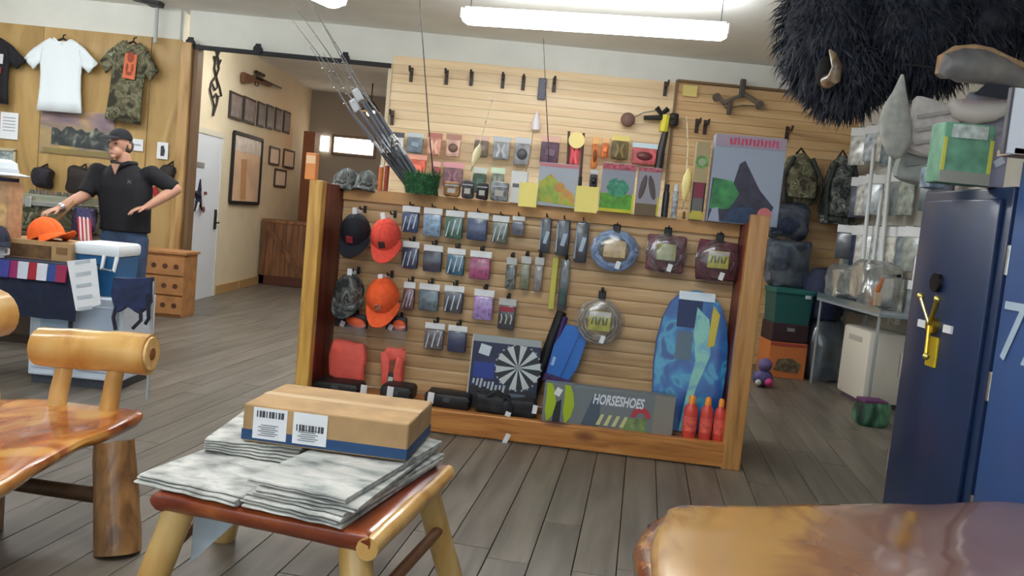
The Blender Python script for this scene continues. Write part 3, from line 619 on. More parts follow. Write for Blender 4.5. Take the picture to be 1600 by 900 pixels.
# ---- coiled goods in big clear bags
def coil_bag(name, label, x0, y0, x1, y1, tubec, cardc, rn, bagm=CLEAR, fill=None, lettering=False, r=.012, half=False):
    lx, lz, w_, h_ = rrect(x0, y0, x1, y1, SY - .1)
    o = thing(name, label, 'bagged coil', rw(lx, SY - .1, lz + h_ / 2), YAW)
    cz = -h_ * .55; ra, rb = w_ * .42, h_ * .4
    for k in range(rn):
        n = 28; f = 1 - .16 * k
        pts = [(math.cos(2 * math.pi * i / n) * ra * f + .006 * math.sin(i * 3 + k), .012 * math.sin(i * 1.3 + k) - .012 * k, cz + math.sin(2 * math.pi * i / n) * rb * f) for i in range(n + 1)]
        MB().tube(pts, r, 8).build('coil', mat(tubec, .4, n=.1), o, True)
    if fill: crumple(w_ * .86, h_ * .8, .05, lx * 9, .014).build('contents', fill, o, True, (0, .01, cz))
    cb = MB().box((0, -.05, cz + .01), (w_ * .44, .01, h_ * .36), bev=.003).build('label_card', mat(cardc, .6, n=.12, ns=30), o)
    if lettering:
        b = MB()
        for i in range(5): b.box((-.14 * w_ + i * .07 * w_, -.057, cz + .01), (.03 * w_, .002, h_ * .14), rot=(0, R(12 - 20 * (i % 2)), 0))
        b.build('lettering', mat((60, 62, 30), .6), cb)
        MB().box((0, -.057, cz + h_ * .16), (w_ * .44, .002, h_ * .08)).build('card_top', mat((190, 182, 176), .6), cb)
    b = MB().sph((0, -.01, cz), (w_ * .52, .06, h_ * .46), u=18, v=12); b.jit(.014, 14, lx); b.build('clear_bag', bagm, o, True)
    b = MB().box((0, -.01, -.02), (.05, .02, .06), bev=.008); b.build('clip', BLACK, o)
    MB().box((.03, -.06, cz - h_ * .3), (.03, .004, .05), rot=(0, R(14), 0)).build('price_tag', WHITE, o)
    rack_hook(lx, lz + h_ / 2 - .0); return o
coil_bag('light_blue_hose_coil', 'pale blue ring coil round a tan card in clear bag', 918, 352, 1003, 424, (128, 152, 190), (196, 170, 126), 2, r=.02)
coil_bag('mauve_bagged_harness', 'dark mauve strap bundle in clear bag with green label, right of pale blue ring', 1003, 357, 1078, 428, (112, 92, 96), (150, 150, 90), 2, fill=mat((104, 66, 72), .7, n=.4, ns=20))
coil_bag('maroon_bagged_harness', 'maroon bagged strap bundle with black clip and yellow card at the right post', 1080, 366, 1162, 442, (92, 44, 56), (176, 172, 60), 2, fill=mat((90, 40, 54), .7, n=.4, ns=20), lettering=True)
coil_bag('grey_cable_coil', 'silvery cable coil in clear bag with yellow card, alone on the middle slats', 894, 456, 980, 541, (150, 146, 138), (178, 176, 70), 3, lettering=True, r=.008)

# ---- caps
def cap(label, loc, rot, c, size=1, logo=None, tagm=WHITE, brim=None, grp=None, m=None):
    o = thing('baseball_cap', label, 'cap', loc, 0, grp, rot)
    m = m or mat(c, .8, n=.06, ns=30, bump=.2, bs=200); s = size
    # crown: half dome, open below, z up, brim toward -y
    b = MB(); rings = []
    for k in range(7):
        t = k / 6 * math.pi / 2; r = math.cos(t)
        rings.append([(math.cos(a) * .085 * s * max(r, .02), math.sin(a) * .1 * s * max(r, .02), math.sin(t) ** .9 * .115 * s) for a in [2 * math.pi * q / 20 for q in range(20)]])
    b.loft(rings); cr_ = b.build('crown', m, o, True)
    b = MB(); top = []; bot = []
    for k in range(13):
        a = math.pi * (1.06 + .88 * k / 12); ex = 1 + .78 * math.sin(math.pi * k / 12) ** .7
        top.append(((math.cos(a) * .085 * s, math.sin(a) * .098 * s, .006), (math.cos(a) * .09 * s * (1 + .1 * math.sin(math.pi * k / 12)), math.sin(a) * .1 * s * ex, -.012 * s - .02 * s * abs(math.cos(a)))))
    b.loft([[p[0] for p in top] + [p[1] for p in top][::-1], [(p[0][0], p[0][1], p[0][2] - .006) for p in top] + [(p[1][0], p[1][1], p[1][2] - .006) for p in top][::-1]]); b.build('brim', brim or m, o, True)
    MB().sph((0, 0, .114 * s), (.009, .009, .005), u=8, v=6).build('top_button', m, cr_, True)
    b = MB()
    for q in range(6):
        a = math.pi / 3 * q + .3
        b.tube([(math.cos(a) * .0855 * s * math.cos(t), math.sin(a) * .1005 * s * math.cos(t), math.sin(t) ** .9 * .116 * s) for t in (0, .3, .6, .9, 1.2, 1.5)], .0015, 4)
    b.build('seam', m, cr_)
    if logo: MB().box((0, -.097 * s, .045 * s), (.045, .006, .05), rot=(R(-18), 0, 0), bev=.002).build('logo_patch', mat(logo, .6, n=.3, ns=60), cr_)
    if tagm: MB().box((-.012, .098 * s, .05), (.03, .003, .07), rot=(R(-20), R(15), 0)).build('paper_tag', tagm, o)
    return o
def rot_hang(yawoff=0, tilt=62, roll=0): return Euler((R(tilt), R(roll), YAW + R(yawoff)), 'XYZ')
def hung_cap(label, x0, y0, x1, y1, c, logo=None, roll=0, m=None, yo=0, ly=.28, size=None, tilt=48):
    lx, lz, w_, h_ = rrect(x0, y0, x1, y1, ly)
    o = cap(label, rw(lx, ly, lz - .02), rot_hang(yo, tilt, roll), c, size or 1.18, logo, grp='caps hanging on the rack', m=m)
    rack_hook(lx + .01, lz + h_ / 2 + .0, ly + .09)
    MB().box((-.01, .06, .125), (.03, .004, .07), rot=(R(-50), 0, R(12))).build('hang_tag', WHITE, o)
hung_cap('navy baseball cap with red emblem, upper left on the rack', 530, 326, 582, 390, (18, 22, 34), (140, 40, 50), 4)
hung_cap('salmon red baseball cap hanging beside the navy cap', 582, 334, 626, 398, (232, 78, 62), (60, 40, 40), -4)
hung_cap('grey camouflage cap hanging below the navy cap', 520, 424, 572, 480, (120, 118, 112), None, 8, CAMOG)
hung_cap('bright orange baseball cap hanging below the salmon cap', 570, 430, 628, 492, (248, 96, 44), (180, 110, 90), -2, size=1.3)
# ---- orange vests in bags with dark-and-orange headers, lower left
for i, (x0, y0, x1, y1, hx, lb) in enumerate(((514, 492, 580, 596, 545, 'fluorescent orange vest in clear bag at the left end of the rack bottom'), (594, 496, 640, 606, 630, 'fluorescent orange vest in clear bag with black notch, second from left post'))):
    lx, lz, w_, h_ = rrect(x0, y0, x1, y1, SY - .12)
    o = thing('bagged_safety_vest', lb, 'safety vest', rw(lx, SY - .12, lz + h_ / 2), YAW, 'bagged orange vests')
    NEON = mat((255, 100, 84), .6, n=.06, ns=30)
    b = MB()
    if i == 0: b.box((0, -.03, -h_ * .68), (w_ * .92, .07, h_ * .58), bev=.02)
    else: b.box((-w_ * .28, -.03, -h_ * .72), (w_ * .38, .06, h_ * .52), bev=.02).box((w_ * .28, -.03, -h_ * .72), (w_ * .38, .06, h_ * .52), bev=.02).box((0, -.03, -h_ * .5), (w_ * .8, .06, h_ * .18), bev=.02)
    b.sub(2); b.jit(.03, 16, i + 3); b.build('vest', NEON, o, True)
    b = MB().box((0, -.02, -h_ * .08), (w_ * .9, .05, h_ * .2), bev=.012); b.sub(1); b.jit(.006, 20, i); b.build('header', mat((40, 34, 44), .6, n=.3), o, True)
    b = MB().sph((w_ * .16, -.05, -h_ * .09), (w_ * .28, .02, h_ * .075), (0, R(12), 0)); b.build('orange_print', mat((226, 92, 44), .6), o, True)
    MB().box((-w_ * .2, -.055, -h_ * .13), (.03, .003, .04), rot=(0, R(20), 0)).build('price_tag', WHITE, o)
    b = MB().box((0, -.035, -h_ * .52), (w_, .09, h_ * .88), bev=.02); b.sub(2); b.jit(.012, 12, i + 7); b.build('clear_bag', clear_mat((245, 245, 248), .05, 'thin'), o, True)
    if i == 1:
        MB().box((0, -.05, -h_ * .9), (w_ * .3, .03, h_ * .26), bev=.01).build('black_notch', BLACK, o)
        MB().box((0, -.075, -h_ * .93), (w_ * .22, .012, h_ * .22), rot=(0, R(6), 0), bev=.008).build('grey_reflector', mat((190, 196, 186), .4), o)
    rack_hook(lx, lz + h_ / 2)
# ---- black boxes with price tags along the deck, left
for i, (x0, x1, y0, y1, tx) in enumerate(((497, 560, 592, 612, 572), (640, 735, 612, 642, 678))):
    pass
def deck_item(x0, y0, x1, ly, dz=None, y1=None):
    lx = (rl(x0, y0, ly)[0] + rl(x1, y0, ly)[0]) / 2; w_ = rl(x1, y0, ly)[0] - rl(x0, y0, ly)[0]; zt_ = rl((x0 + x1) / 2, y0, ly)[1]
    return lx, w_, zt_
for (x0, y0, x1, ly, px, lb) in ((497, 594, 566, .2, 571, 'low black case with white price tag on the rack floor at the left post'), (600, 600, 648, .2, 612, 'low black case behind the second orange vest'), (668, 612, 738, .2, 675, 'flat black case with upright price tag left of the dartboard box')):
    lx, w_, zt_ = deck_item(x0, y0, x1, ly); h_ = max(zt_ - DECK, .05)
    o = thing('black_case', lb, 'case', rw(lx, ly, DECK), YAW, 'low black cases on the rack floor')
    b = MB().box((0, 0, h_ / 2), (w_, .2, h_), bev=.02); b.sub(1); b.jit(.006, 12, lx); b.build('case_body', mat((26, 26, 30), .5, n=.3), o, True)
    MB().box((0, 0, h_ * .7), (w_ + .002, .202, .008)).build('lid_seam', mat((50, 50, 54), .5), o)
    MB().box((0, -.105, h_ * .6), (.05, .014, .03), bev=.004).build('latch', mat((80, 80, 84), .4, .5), o)
    MB().box((rl(px, y0, .1)[0] - lx, -.125, h_ * .5 + .02), (.042, .003, .075), rot=(R(8), R(5), 0)).build('price_tag', WHITE, o)
# ---- dartboard box
c = [rl(744, 522, .3), rl(852, 530, .3), rl(738, 640, .3)]
w_ = c[1][0] - c[0][0]; h_ = c[0][1] - DECK; lx = (c[0][0] + c[1][0]) / 2
o = thing('dartboard_box', 'navy cardboard box printed with a dartboard leaning on the rack floor', 'game box', rw(lx - .02, .26, DECK), 0, None, Euler((R(-8), 0, YAW)))
MB().box((0, 0, h_ / 2), (w_, .05, h_), bev=.003).build('box_body', mat((30, 38, 72), .5, n=.15, ns=7), o)
MB().box((0, -.0265, h_ - .02), (w_, .002, .045)).build('grey_top_band', mat((150, 158, 160), .5), o)
MB().box((-w_ / 2 + .004, -.027, h_ / 2), (.008, .002, h_)).build('pale_edge', mat((196, 190, 170), .5), o)
MB().box((0, -.0265, .07), (w_ * .98, .002, .14)).build('black_lower_print', mat((24, 26, 34), .5, n=.3, ns=14), o)
MB().box((-w_ * .29, -.0265, h_ * .52), (w_ * .3, .002, h_ * .22)).build('blue_print', mat((32, 58, 140), .5), o)
MB().box((-w_ * .3, -.028, h_ * .8), (w_ * .16, .002, h_ * .14), rot=(0, R(12), 0)).build('white_print', mat((196, 206, 216), .5), o)
b = MB()
for i in range(9): b.box((-w_ * .42 + i * w_ * .055, -.028, h_ * .36 - i * .005), (w_ * .03, .002, h_ * (.07 + .03 * (i % 3))), rot=(0, R(8), 0))
b.build('white_lettering', mat((176, 186, 196), .5), o)
dc = (w_ * .2, h_ * .6); dr_ = h_ * .31
for j_, cm in ((0, mat((188, 196, 198), .5)), (1, mat((26, 32, 40), .5))):
    b = MB()
    for q in range(10):
        a0_, a1_ = 2 * math.pi * (2 * q + j_) / 20, 2 * math.pi * (2 * q + j_ + 1) / 20
        b.face([(dc[0], -.0285, dc[1])] + [(dc[0] + math.cos(a) * dr_, -.0285, dc[1] + math.sin(a) * dr_) for a in (a0_, (a0_ + a1_) / 2, a1_)])
    b.build('dartboard_print', cm, o)
b = MB()
for q in range(24):
    a = 2 * math.pi * q / 24; b.box((dc[0] + math.cos(a) * dr_ * 1.02, -.0295, dc[1] + math.sin(a) * dr_ * 1.02), (.012, .001, .012), rot=(0, -a, 0))
tag(b.build('number_ring', mat((150, 158, 162), .5), o), kind='stuff')
MB().box((w_ * .22, -.028, .09), (w_ * .24, .002, .05)).build('silver_print', mat((92, 104, 122), .4), o)
# black things in front of / below the dartboard box
lx, w_, zt_ = deck_item(742, 602, 845, .14)
o = thing('black_gear_bag', 'heap of black gear bag with price tag in front of the dartboard box', 'bag', rw(lx, .13, DECK), YAW)
b = MB().box((-w_ * .2, 0, .07), (w_ * .5, .13, .14), bev=.03).box((w_ * .2, 0, .06), (w_ * .55, .13, .12), bev=.03); b.sub(2); b.jit(.02, 10, 5); b.build('bag_body', mat((24, 25, 30), .6, n=.4, ns=20), o, True)
MB().tube([(-.12, -.06, .12), (-.05, -.085, .17), (.03, -.085, .12), (.05, -.08, .04)], .01, 8).build('strap', mat((34, 34, 40), .6), o, True)
MB().box((.03, -.1, .03), (.035, .003, .03), rot=(0, R(15), 0)).build('price_tag', WHITE, o)
MB().box((w_ * .46, -.095, .08), (.03, .003, .055), rot=(0, R(5), 0)).build('white_tag', WHITE, o)
# blue kick board with black fins leaning behind the dartboard box
c = [rl(871, 508, .32), rl(904, 518, .32), rl(852, 568, .32)]
o = thing('blue_kickboard', 'folded bright blue board with purple trim leaning beside the dartboard box', 'board', rw(rl(876, 550, .34)[0], .36, rl(876, 592, .34)[1]), 0, None, Euler((R(-6), R(12), YAW)))
MB().prism([(-.085, 0), (.06, -.02), (.1, .1), (.105, .34), (.02, .37), (-.06, .36), (-.095, .2)], -.02, .02).build('board', mat((28, 104, 190), .4), o)
MB().box((.03, -.023, .18), (.006, .004, .34), rot=(0, R(6), 0)).build('fold_line', mat((20, 70, 140), .5), o)
MB().box((-.0, -.012, -.02), (.2, .05, .06), bev=.012).build('purple_base', mat((64, 34, 92), .6, n=.3, ns=30), o)
MB().box((-.065, -.022, .1), (.02, .004, .06)).build('white_print', mat((150, 190, 225), .5), o)
o = thing('black_rod_sleeve', 'black and violet sleeve slanting up behind the blue board', 'sleeve', rw(rl(840, 596, .4)[0], .4, DECK))
o.rotation_euler = Euler((0, 0, YAW))
k0, k1 = rl(842, 590, .4), rl(879, 488, .4)
p0, p1 = Vector((0, 0, k0[1] - DECK)), Vector((k1[0] - k0[0], 0.01, k1[1] - DECK))
MB().cyl(p0 - (p1 - p0) * .55, p1, .045, .035, 12).build('sleeve', BLACK, o, True)
MB().cyl(p1 + (p1 - p0).normalized() * -.03 + Vector((.035, -.02, 0)), p0 + Vector((.05, -.02, -.02)), .02, .02, 8).build('violet_trim', mat((58, 34, 96), .5), o)
# ---- horseshoe set box
A_, B_ = rl(848, 596, .12), rl(1052, 634, .12)
lx = (rl(850, 630, .12)[0] + rl(1050, 660, .12)[0]) / 2; w_ = rl(1052, 660, .12)[0] - rl(850, 625, .12)[0]; h_ = rl(950, 607, .12)[1] - DECK
o = thing('horseshoe_set_box', 'long grey box lettered HORSESHOES with lime crescents on the rack floor', 'game box', rw(lx, .13, DECK), YAW)
MB().box((0, 0, h_ / 2), (w_, .1, h_), bev=.003).build('box_body', mat((118, 126, 130), .5), o)
LIME = mat((166, 190, 40), .5)
def cres(cx, wd): return [(cx, .0), (cx + wd * .7, h_ * .2), (cx + wd, h_ * .5), (cx + wd * .75, h_ * .8), (cx + wd * .3, h_), (cx - wd * .35, h_), (cx - wd * .3, h_ * .6), (cx - wd * .35, h_ * .3)]
MB().prism([(x, z) for x, z in cres(-w_ * .46, .05)], -.0525, -.05).build('lime_crescent', LIME, o)
MB().prism([(x, z) for x, z in cres(-w_ * .32, .05)], -.0525, -.05).build('lime_crescent', LIME, o)
MB().prism([(-w_ * .42, 0), (-w_ * .36, 0), (-w_ * .36, h_ * .62), (-w_ * .41, h_ * .5)], -.052, -.05).build('dark_panel', mat((40, 46, 50), .5), o)
MB().box((-w_ * .39, -.053, h_ * .8), (.04, .003, .05), rot=(0, R(25), 0)).build('white_print', WHITE, o)
MB().prism([(-w_ * .2, h_ * .0), (-w_ * .06, 0), (-w_ * .06, h_ * .8), (-w_ * .12, h_ * .8)], -.0515, -.05).build('slate_print', mat((82, 96, 112), .5), o)
text('lettering', 'HORSESHOES', .088, mat((226, 230, 240), .5), o, (w_ * .07, -.052, h_ * .72), (R(90), 0, 0), .001, .2, .6, .0025)
b = MB()
for i in range(4): b.prism([(-.07 + i * .05, .02), (-.045 + i * .05, .02), (-.02 + i * .05, .09), (-.04 + i * .05, .09)], -.0525, -.05)
b.build('cream_print', mat((206, 206, 150), .5), o)
b = MB(); n = 12
b.loft([[(w_ * .25 + math.cos(math.pi * i / n) * rr_, -.0525, h_ * .38 + math.sin(math.pi * i / n) * rr_ * 1.1) for i in range(n + 1)] for rr_ in (.03, .062)], False, False); b.build('red_horseshoe_print', mat((190, 66, 78), .5), o)
MB().prism([(w_ * .1, .0), (w_ * .3, 0), (w_ * .3, h_ * .4), (w_ * .12, h_ * .3)], -.0513, -.05).build('green_print', mat((118, 140, 92), .5, n=.2, ns=30), o)
MB().box((w_ * .42, -.0513, h_ * .5), (w_ * .15, .0015, h_)).build('plain_end', mat((140, 136, 128), .5), o)
# ---- bodyboard
lx, lz, w_, h_ = rrect(1020, 450, 1141, 640, .3)
w_ = rl(1140, 540, .3)[0] - rl(1021, 540, .3)[0] - .02
h_ = rl(1080, 450, .3)[1] - DECK - .01; n = 24
ol = [(-w_ * .36, 0), (w_ * .36, 0)] + [(w_ / 2 * (1 if t < .35 else max(0., 1 - ((t - .35) / .65) ** 2.6) ** .5), h_ * (.04 + .96 * t)) for t in [i / 10 for i in range(11)]]
ol = [(w_ * .4, 0), (w_ * .47, h_ * .2), (w_ * .5, h_ * .45), (w_ * .49, h_ * .62), (w_ * .44, h_ * .78), (w_ * .35, h_ * .9), (w_ * .22, h_ * .975), (0, h_)]
ol = ol + [(-x, z) for x, z in ol[-2::-1]]
o = thing('bodyboard', 'blue rounded bodyboard standing against the slats at the right post', 'bodyboard', rw(rl(1080, 560, .3)[0] , .27, DECK), 0, None, Euler((R(-8), 0, YAW)))
BB = ramp_mat([(0, (10, 56, 120)), (.45, (18, 86, 160)), (.55, (24, 110, 180)), (.62, (60, 158, 196)), (.7, (16, 74, 146))], (1, 1, .7), 9, 1, .6, .3, .4)
MB().prism(ol, -.03, .03).build('board', BB, o)
MB().loft([[(x * 1.0, -.031, z) for x, z in ol], [(x * 1.03, 0, z * 1.004) for x, z in ol], [(x, .031, z) for x, z in ol]], False).build('rail', mat((24, 100, 190), .35), o, True)
MB().prism([(w_ * .02, .0), (w_ * .1, h_ * .3), (w_ * .26, h_ * .55), (w_ * .2, h_ * .8), (w_ * .02, h_ * .88), (0, h_ * .7), (w_ * .06, h_ * .5), (-w_ * .02, h_ * .25), (-w_ * .08, 0)], -.034, -.03).build('wave_print', ramp_mat([(.35, (120, 180, 210)), (.5, (150, 214, 196)), (.65, (96, 150, 204))], (1, 1, 1), 8, 3, .5, .4), o)
MB().prism([(w_ * .2, h_ * .6), (w_ * .3, h_ * .62), (w_ * .34, h_ * .84), (w_ * .24, h_ * .9)], -.035, -.03).build('yellow_print', mat((206, 190, 74), .5), o)
MB().box((-w_ * .12, -.032, h_ * .6), (w_ * .22, .004, h_ * .2)).build('grey_sticker', mat((96, 120, 136), .5), o)
MB().box((-w_ * .08, -.0315, h_ * .83), (w_ * .34, .004, h_ * .2)).build('navy_print', mat((22, 44, 92), .4), o)
MB().box((-.0, -.033, h_ * .955), (w_ * .5, .006, h_ * .06)).build('wrapper_top', HAZY, o)
# ---- three red bottles at the rail
for i, px in enumerate((1074, 1099, 1120)):
    q = rl(px, 695, .1); zt_ = rl(px + 2, 630, .1)[1] - DECK
    o = thing('red_bottle', '%s red bottle with yellow cap counted from the horseshoe box' % ordn(i), 'bottle', rw(q[0], .1, DECK), YAW, 'red bottles at the foot of the bodyboard')
    r = .044 - .004 * i
    MB().lathe([(.001, 0), (r * .92, 0), (r, .01), (r, .17), (r * .92, .2), (r * .5, .222), (r * .46, .23), (.001, .23)], 18).build('bottle_body', mat((214, 74, 62), .35, n=.06), o, True)
    MB().lathe([(.001, .225), (r * .52, .225), (r * .5, .262), (r * .3, .275), (.001, .275)], 14).build('cap', mat((240, 150, 50), .4), o, True)
    MB().lathe([(r * 1.01, .05), (r * 1.015, .055), (r * 1.015, .14), (r * 1.01, .145)], 18).build('label', mat((226, 96, 84), .5, n=.15, ns=30), o, True)
# white tag dangling under the bottom rail
q = rl(791, 686, -.01); tag(MB().box((0, 0, 0), (.03, .004, .07), rot=(0, R(20), 0)).build('dangling_tag', WHITE, None, False, rw(q[0], -.008, q[1])), 'small white tag dangling from the bottom rail of the rack', 'tag')

# ================================================================== ON TOP OF THE RACK
def top_box(name, label, cat, x0, y0, x1, y1, ly, m, d_=.08, grp=None, lift=0):
    lx, lz, w_, h_ = rrect(x0, y0, x1, y1, ly); h_ = max(lz + h_ / 2 - TOP, .06)
    o = thing(name, label, cat, rw(lx, ly, TOP), YAW, grp)
    MB().box((0, 0, h_ / 2), (w_, d_, h_), bev=.003).build('box_body', m, o)
    return o, w_, h_, d_ / 2
TY = .42
# lion picture box
PIC1 = ramp_mat([(.3, (150, 160, 176)), (.45, (178, 188, 196)), (.52, (130, 170, 90)), (.6, (196, 150, 70)), (.7, (120, 176, 150))], (1, 1, 1.6), 4, 2, 1.2, .5)
o, w_, h_, f = top_box('lion_picture_box', 'pale grey box with yellow and green animal picture on the rack', 'toy box', 838, 256, 906, 322, TY, mat((176, 184, 196), .5))
MB().prism([(-w_ * .46, h_ * .1), (w_ * .46, .01), (w_ * .44, h_ * .3), (w_ * .1, h_ * .52), (-w_ * .2, h_ * .75), (-w_ * .46, h_ * .55)], -f - .003, -f).build('picture_print', ramp_mat([(.3, (120, 164, 80)), (.5, (180, 186, 70)), (.62, (206, 140, 70)), (.75, (120, 180, 190))], (1, 1, 1), 9, 2, 1, .5), o)
MB().sph((w_ * .05, -f - .002, h_ * .45), (w_ * .14, .003, h_ * .12)).build('animal_print', mat((196, 142, 72), .5), o)
MB().box((0, -f - .001, h_ * .95), (w_ * .98, .002, h_ * .08)).build('pink_band', mat((206, 130, 140), .5), o)
# yellow cards
for i, (x0, y0, x1, y1, lb) in enumerate(((810, 285, 841, 313, 'blank yellow card left of the animal picture box'), (898, 291, 936, 322, 'blank yellow card right of the animal picture box'))):
    lx, lz, w_, h_ = rrect(x0, y0, x1, y1, TY - .12)
    h_ = lz + h_ / 2 - TOP + .02
    o = thing('yellow_card', lb, 'price card', rw(lx, TY - .13 + .02, TOP - .02), YAW, 'yellow cards on top of the rack')
    MB().box((0, 0, h_ / 2), (w_, .006, h_), rot=(R(-6), 0, 0)).build('card', mat((246, 228, 128), .6), o)
    MB().box((0, .03, .012), (w_ * .5, .06, .02)).build('card_foot', mat((236, 214, 110), .6), o)
# white box
o, w_, h_, f = top_box('white_packet', 'white packet with grey print behind the left yellow card', 'packet', 797, 268, 826, 308, TY, WHITE, .06)
MB().box((-.02, -f - .001, h_ * .55), (w_ * .4, .002, h_ * .12)).build('grey_print', mat((110, 112, 122), .6), o)
# green target box and deer box
o, w_, h_, f = top_box('green_game_box', 'green and grey toy box with yellow edges on the rack', 'toy box', 936, 256, 994, 322, TY, mat((150, 154, 168), .5))
MB().box((0, -f - .001, h_ * .2), (w_, .002, h_ * .36)).build('green_print', mat((88, 156, 46), .5, n=.15, ns=20), o)
b = MB().sph((0, -f, h_ * .5), (w_ * .34, .004, h_ * .2)); b.jit(.008, 30, 2); b.build('teal_figure', mat((62, 142, 112), .5, n=.2, ns=30), o, True)
MB().box((0, -f - .003, .012), (w_, .002, .022)).build('yellow_edge', mat((206, 200, 40), .5), o)
MB().box((w_ * .49, -f - .003, h_ * .2), (.014, .003, h_ * .4)).build('yellow_edge', mat((206, 200, 40), .5), o)
MB().box((0, -f - .002, h_ * .93), (w_, .002, h_ * .12)).build('red_lettering_band', mat((176, 82, 96), .5, n=.3, ns=60), o)
o, w_, h_, f = top_box('deer_picture_box', 'grey brown box with dark deer print beside the green toy box', 'toy box', 992, 262, 1034, 328, TY, mat((154, 150, 160), .5))
for k, dx in enumerate((-.26, .14)):
    b = MB().sph((w_ * dx, -f, h_ * .58), (w_ * .13, .004, h_ * .26), (0, R(10 - 25 * k), 0)); b.build('deer_print', mat((92, 80, 82), .6), o, True)
MB().box((0, -f - .001, h_ * .12), (w_, .002, h_ * .24)).build('brown_band', mat((110, 92, 66), .6), o)
MB().box((w_ * .46, -f - .002, h_ * .2), (.012, .003, h_ * .4)).build('yellow_edge', mat((196, 186, 60), .5), o)
MB().box((0, -f - .001, h_ * .95), (w_ * .98, .002, h_ * .08)).build('red_band', mat((168, 80, 92), .5, n=.3, ns=60), o)
# small black cans
for i, (x0, y0, x1, y1, m, lb) in enumerate(((1034, 288, 1048, 326, mat((34, 38, 46), .4), 'black spray can beside the deer picture box'), (1049, 288, 1062, 326, mat((150, 152, 156), .4, n=.4, ns=40), 'grey spray can beside the black spray can'))):
    lx, lz, w_, h_ = rrect(x0, y0, x1, y1, TY); h_ = lz + h_ / 2 - TOP; r = w_ / 2
    o = thing('spray_can', lb, 'spray can', rw(lx, TY, TOP), YAW, 'spray cans on the rack')
    MB().lathe([(.001, 0), (r, 0), (r, h_ * .72), (r * .7, h_ * .8), (.001, h_ * .8)], 14).build('can_body', m, o, True)
    MB().lathe([(.001, h_ * .78), (r * .72, h_ * .78), (r * .7, h_), (.001, h_)], 12).build('can_cap', BLACK if i == 0 else WHITE, o, True)
# stacked small box with green emblem
o, w_, h_, f = top_box('green_emblem_box', 'yellow edged box with round green emblem left of the large picture box', 'toy box', 1078, 222, 1108, 332, TY, mat((176, 158, 116), .5), .1)
MB().cyl((0, -f - .003, h_ * .74), (0, -f, h_ * .74), w_ * .5, n=20).build('green_emblem', mat((108, 152, 84), .5, n=.2, ns=30), o)
MB().cyl((0, -f - .005, h_ * .74), (0, -f, h_ * .74), w_ * .28, n=20).build('emblem_centre', mat((156, 172, 134), .5), o)
MB().box((0, -f - .002, h_ * .38), (w_ * .74, .003, h_ * .2)).build('maroon_print', mat((132, 44, 66), .5), o)
MB().box((0, -f - .002, h_ * .2), (w_ * .74, .003, h_ * .16)).build('grey_print', mat((104, 104, 100), .5), o)
for sx in (-1, 1): MB().box((sx * w_ * .43, -f - .002, h_ * .28), (w_ * .1, .003, h_ * .4)).build('black_print', mat((36, 30, 30), .5), o)
MB().box((0, -f - .002, h_ * .06), (w_, .003, h_ * .1)).build('yellow_print', mat((196, 184, 70), .5), o)
# large picture box
o, w_, h_, f = top_box('large_picture_box', 'large grey blue box with red lettering and dark figure at the right end of rack', 'toy box', 1104, 214, 1226, 336, TY - .02, mat((158, 168, 186), .5), .12)
MB().prism([(-w_ * .49, .005), (w_ * .3, .005), (w_ * .42, h_ * .22), (w_ * .2, h_ * .4), (-w_ * .05, h_ * .72), (-w_ * .12, h_ * .68), (-w_ * .18, h_ * .45), (-w_ * .48, h_ * .5)], -f - .002, -f).build('dark_figure_print', mat((58, 56, 74), .5, n=.25, ns=12), o)
MB().prism([(-w_ * .48, h_ * .14), (-w_ * .2, h_ * .16), (-w_ * .08, h_ * .34), (-w_ * .2, h_ * .48), (-w_ * .46, h_ * .5)], -f - .004, -f).build('green_print', mat((60, 128, 76), .5, n=.25, ns=14), o)
MB().prism([(-w_ * .3, h_ * .01), (w_ * .25, h_ * .01), (w_ * .1, h_ * .2), (-w_ * .15, h_ * .18)], -f - .005, -f).build('navy_print', mat((44, 66, 96), .5, n=.2, ns=20), o)
MB().prism([(-w_ * .48, h_ * .01), (-w_ * .32, h_ * .01), (-w_ * .36, h_ * .17), (-w_ * .44, h_ * .15)], -f - .005, -f).build('pale_print', mat((160, 166, 190), .5), o)
MB().cyl((w_ * .3, -f - .006, h_ * .13), (w_ * .3, -f, h_ * .13), w_ * .1, n=18).build('red_seal', mat((206, 116, 118), .5), o)
MB().box((0, -f - .0025, h_ * .93), (w_ * .98, .002, h_ * .13)).build('lilac_band', mat((168, 150, 168), .5), o)
for i in range(13): MB().box((-w_ * .28 + i * w_ * .054, -f - .005, h_ * .925 + .002 * (i % 3)), (w_ * .03, .003, h_ * .075), rot=(0, R(-8 + 14 * (i % 2)), 0)).build('red_letter', mat((196, 66, 98), .5), o)
# yellow float rods
def px_rod(label, pts, ly, grip, blank, r=.004, gl=.25, name='fishing_rod', reel=False, base=None):
    """thin rod whose points follow pixels on the plane at rack depth ly"""
    q = [rl(x, y, ly) for x, y in pts]
    if base is not None: q[0] = (q[0][0], base)
    o = thing(name, label, 'fishing rod', rw(q[0][0], ly, q[0][1]), YAW)
    L = [Vector((x - q[0][0], 0, z - q[0][1])) for x, z in q]
    MB().tube(L, [r * (1 - .6 * i / (len(L) - 1)) for i in range(len(L))], 6).build('blank', blank, o)
    d = (L[1] - L[0]).normalized()
    MB().cyl(L[0], L[0] + d * gl, .011, .008, 10).build('grip', grip, o, True)
    for t in (.35, .55, .75, .95):
        i = min(int(t * (len(L) - 1)), len(L) - 2); p = L[i].lerp(L[i + 1], t * (len(L) - 1) - i)
        MB().tube([p + Vector((0, -.004 - .008 * (1 + math.sin(a)), .008 * math.cos(a))) for a in [k * math.pi / 4 for k in range(9)]], .0012, 4).build('line_guide', GREYM, o)
    return o, L, d
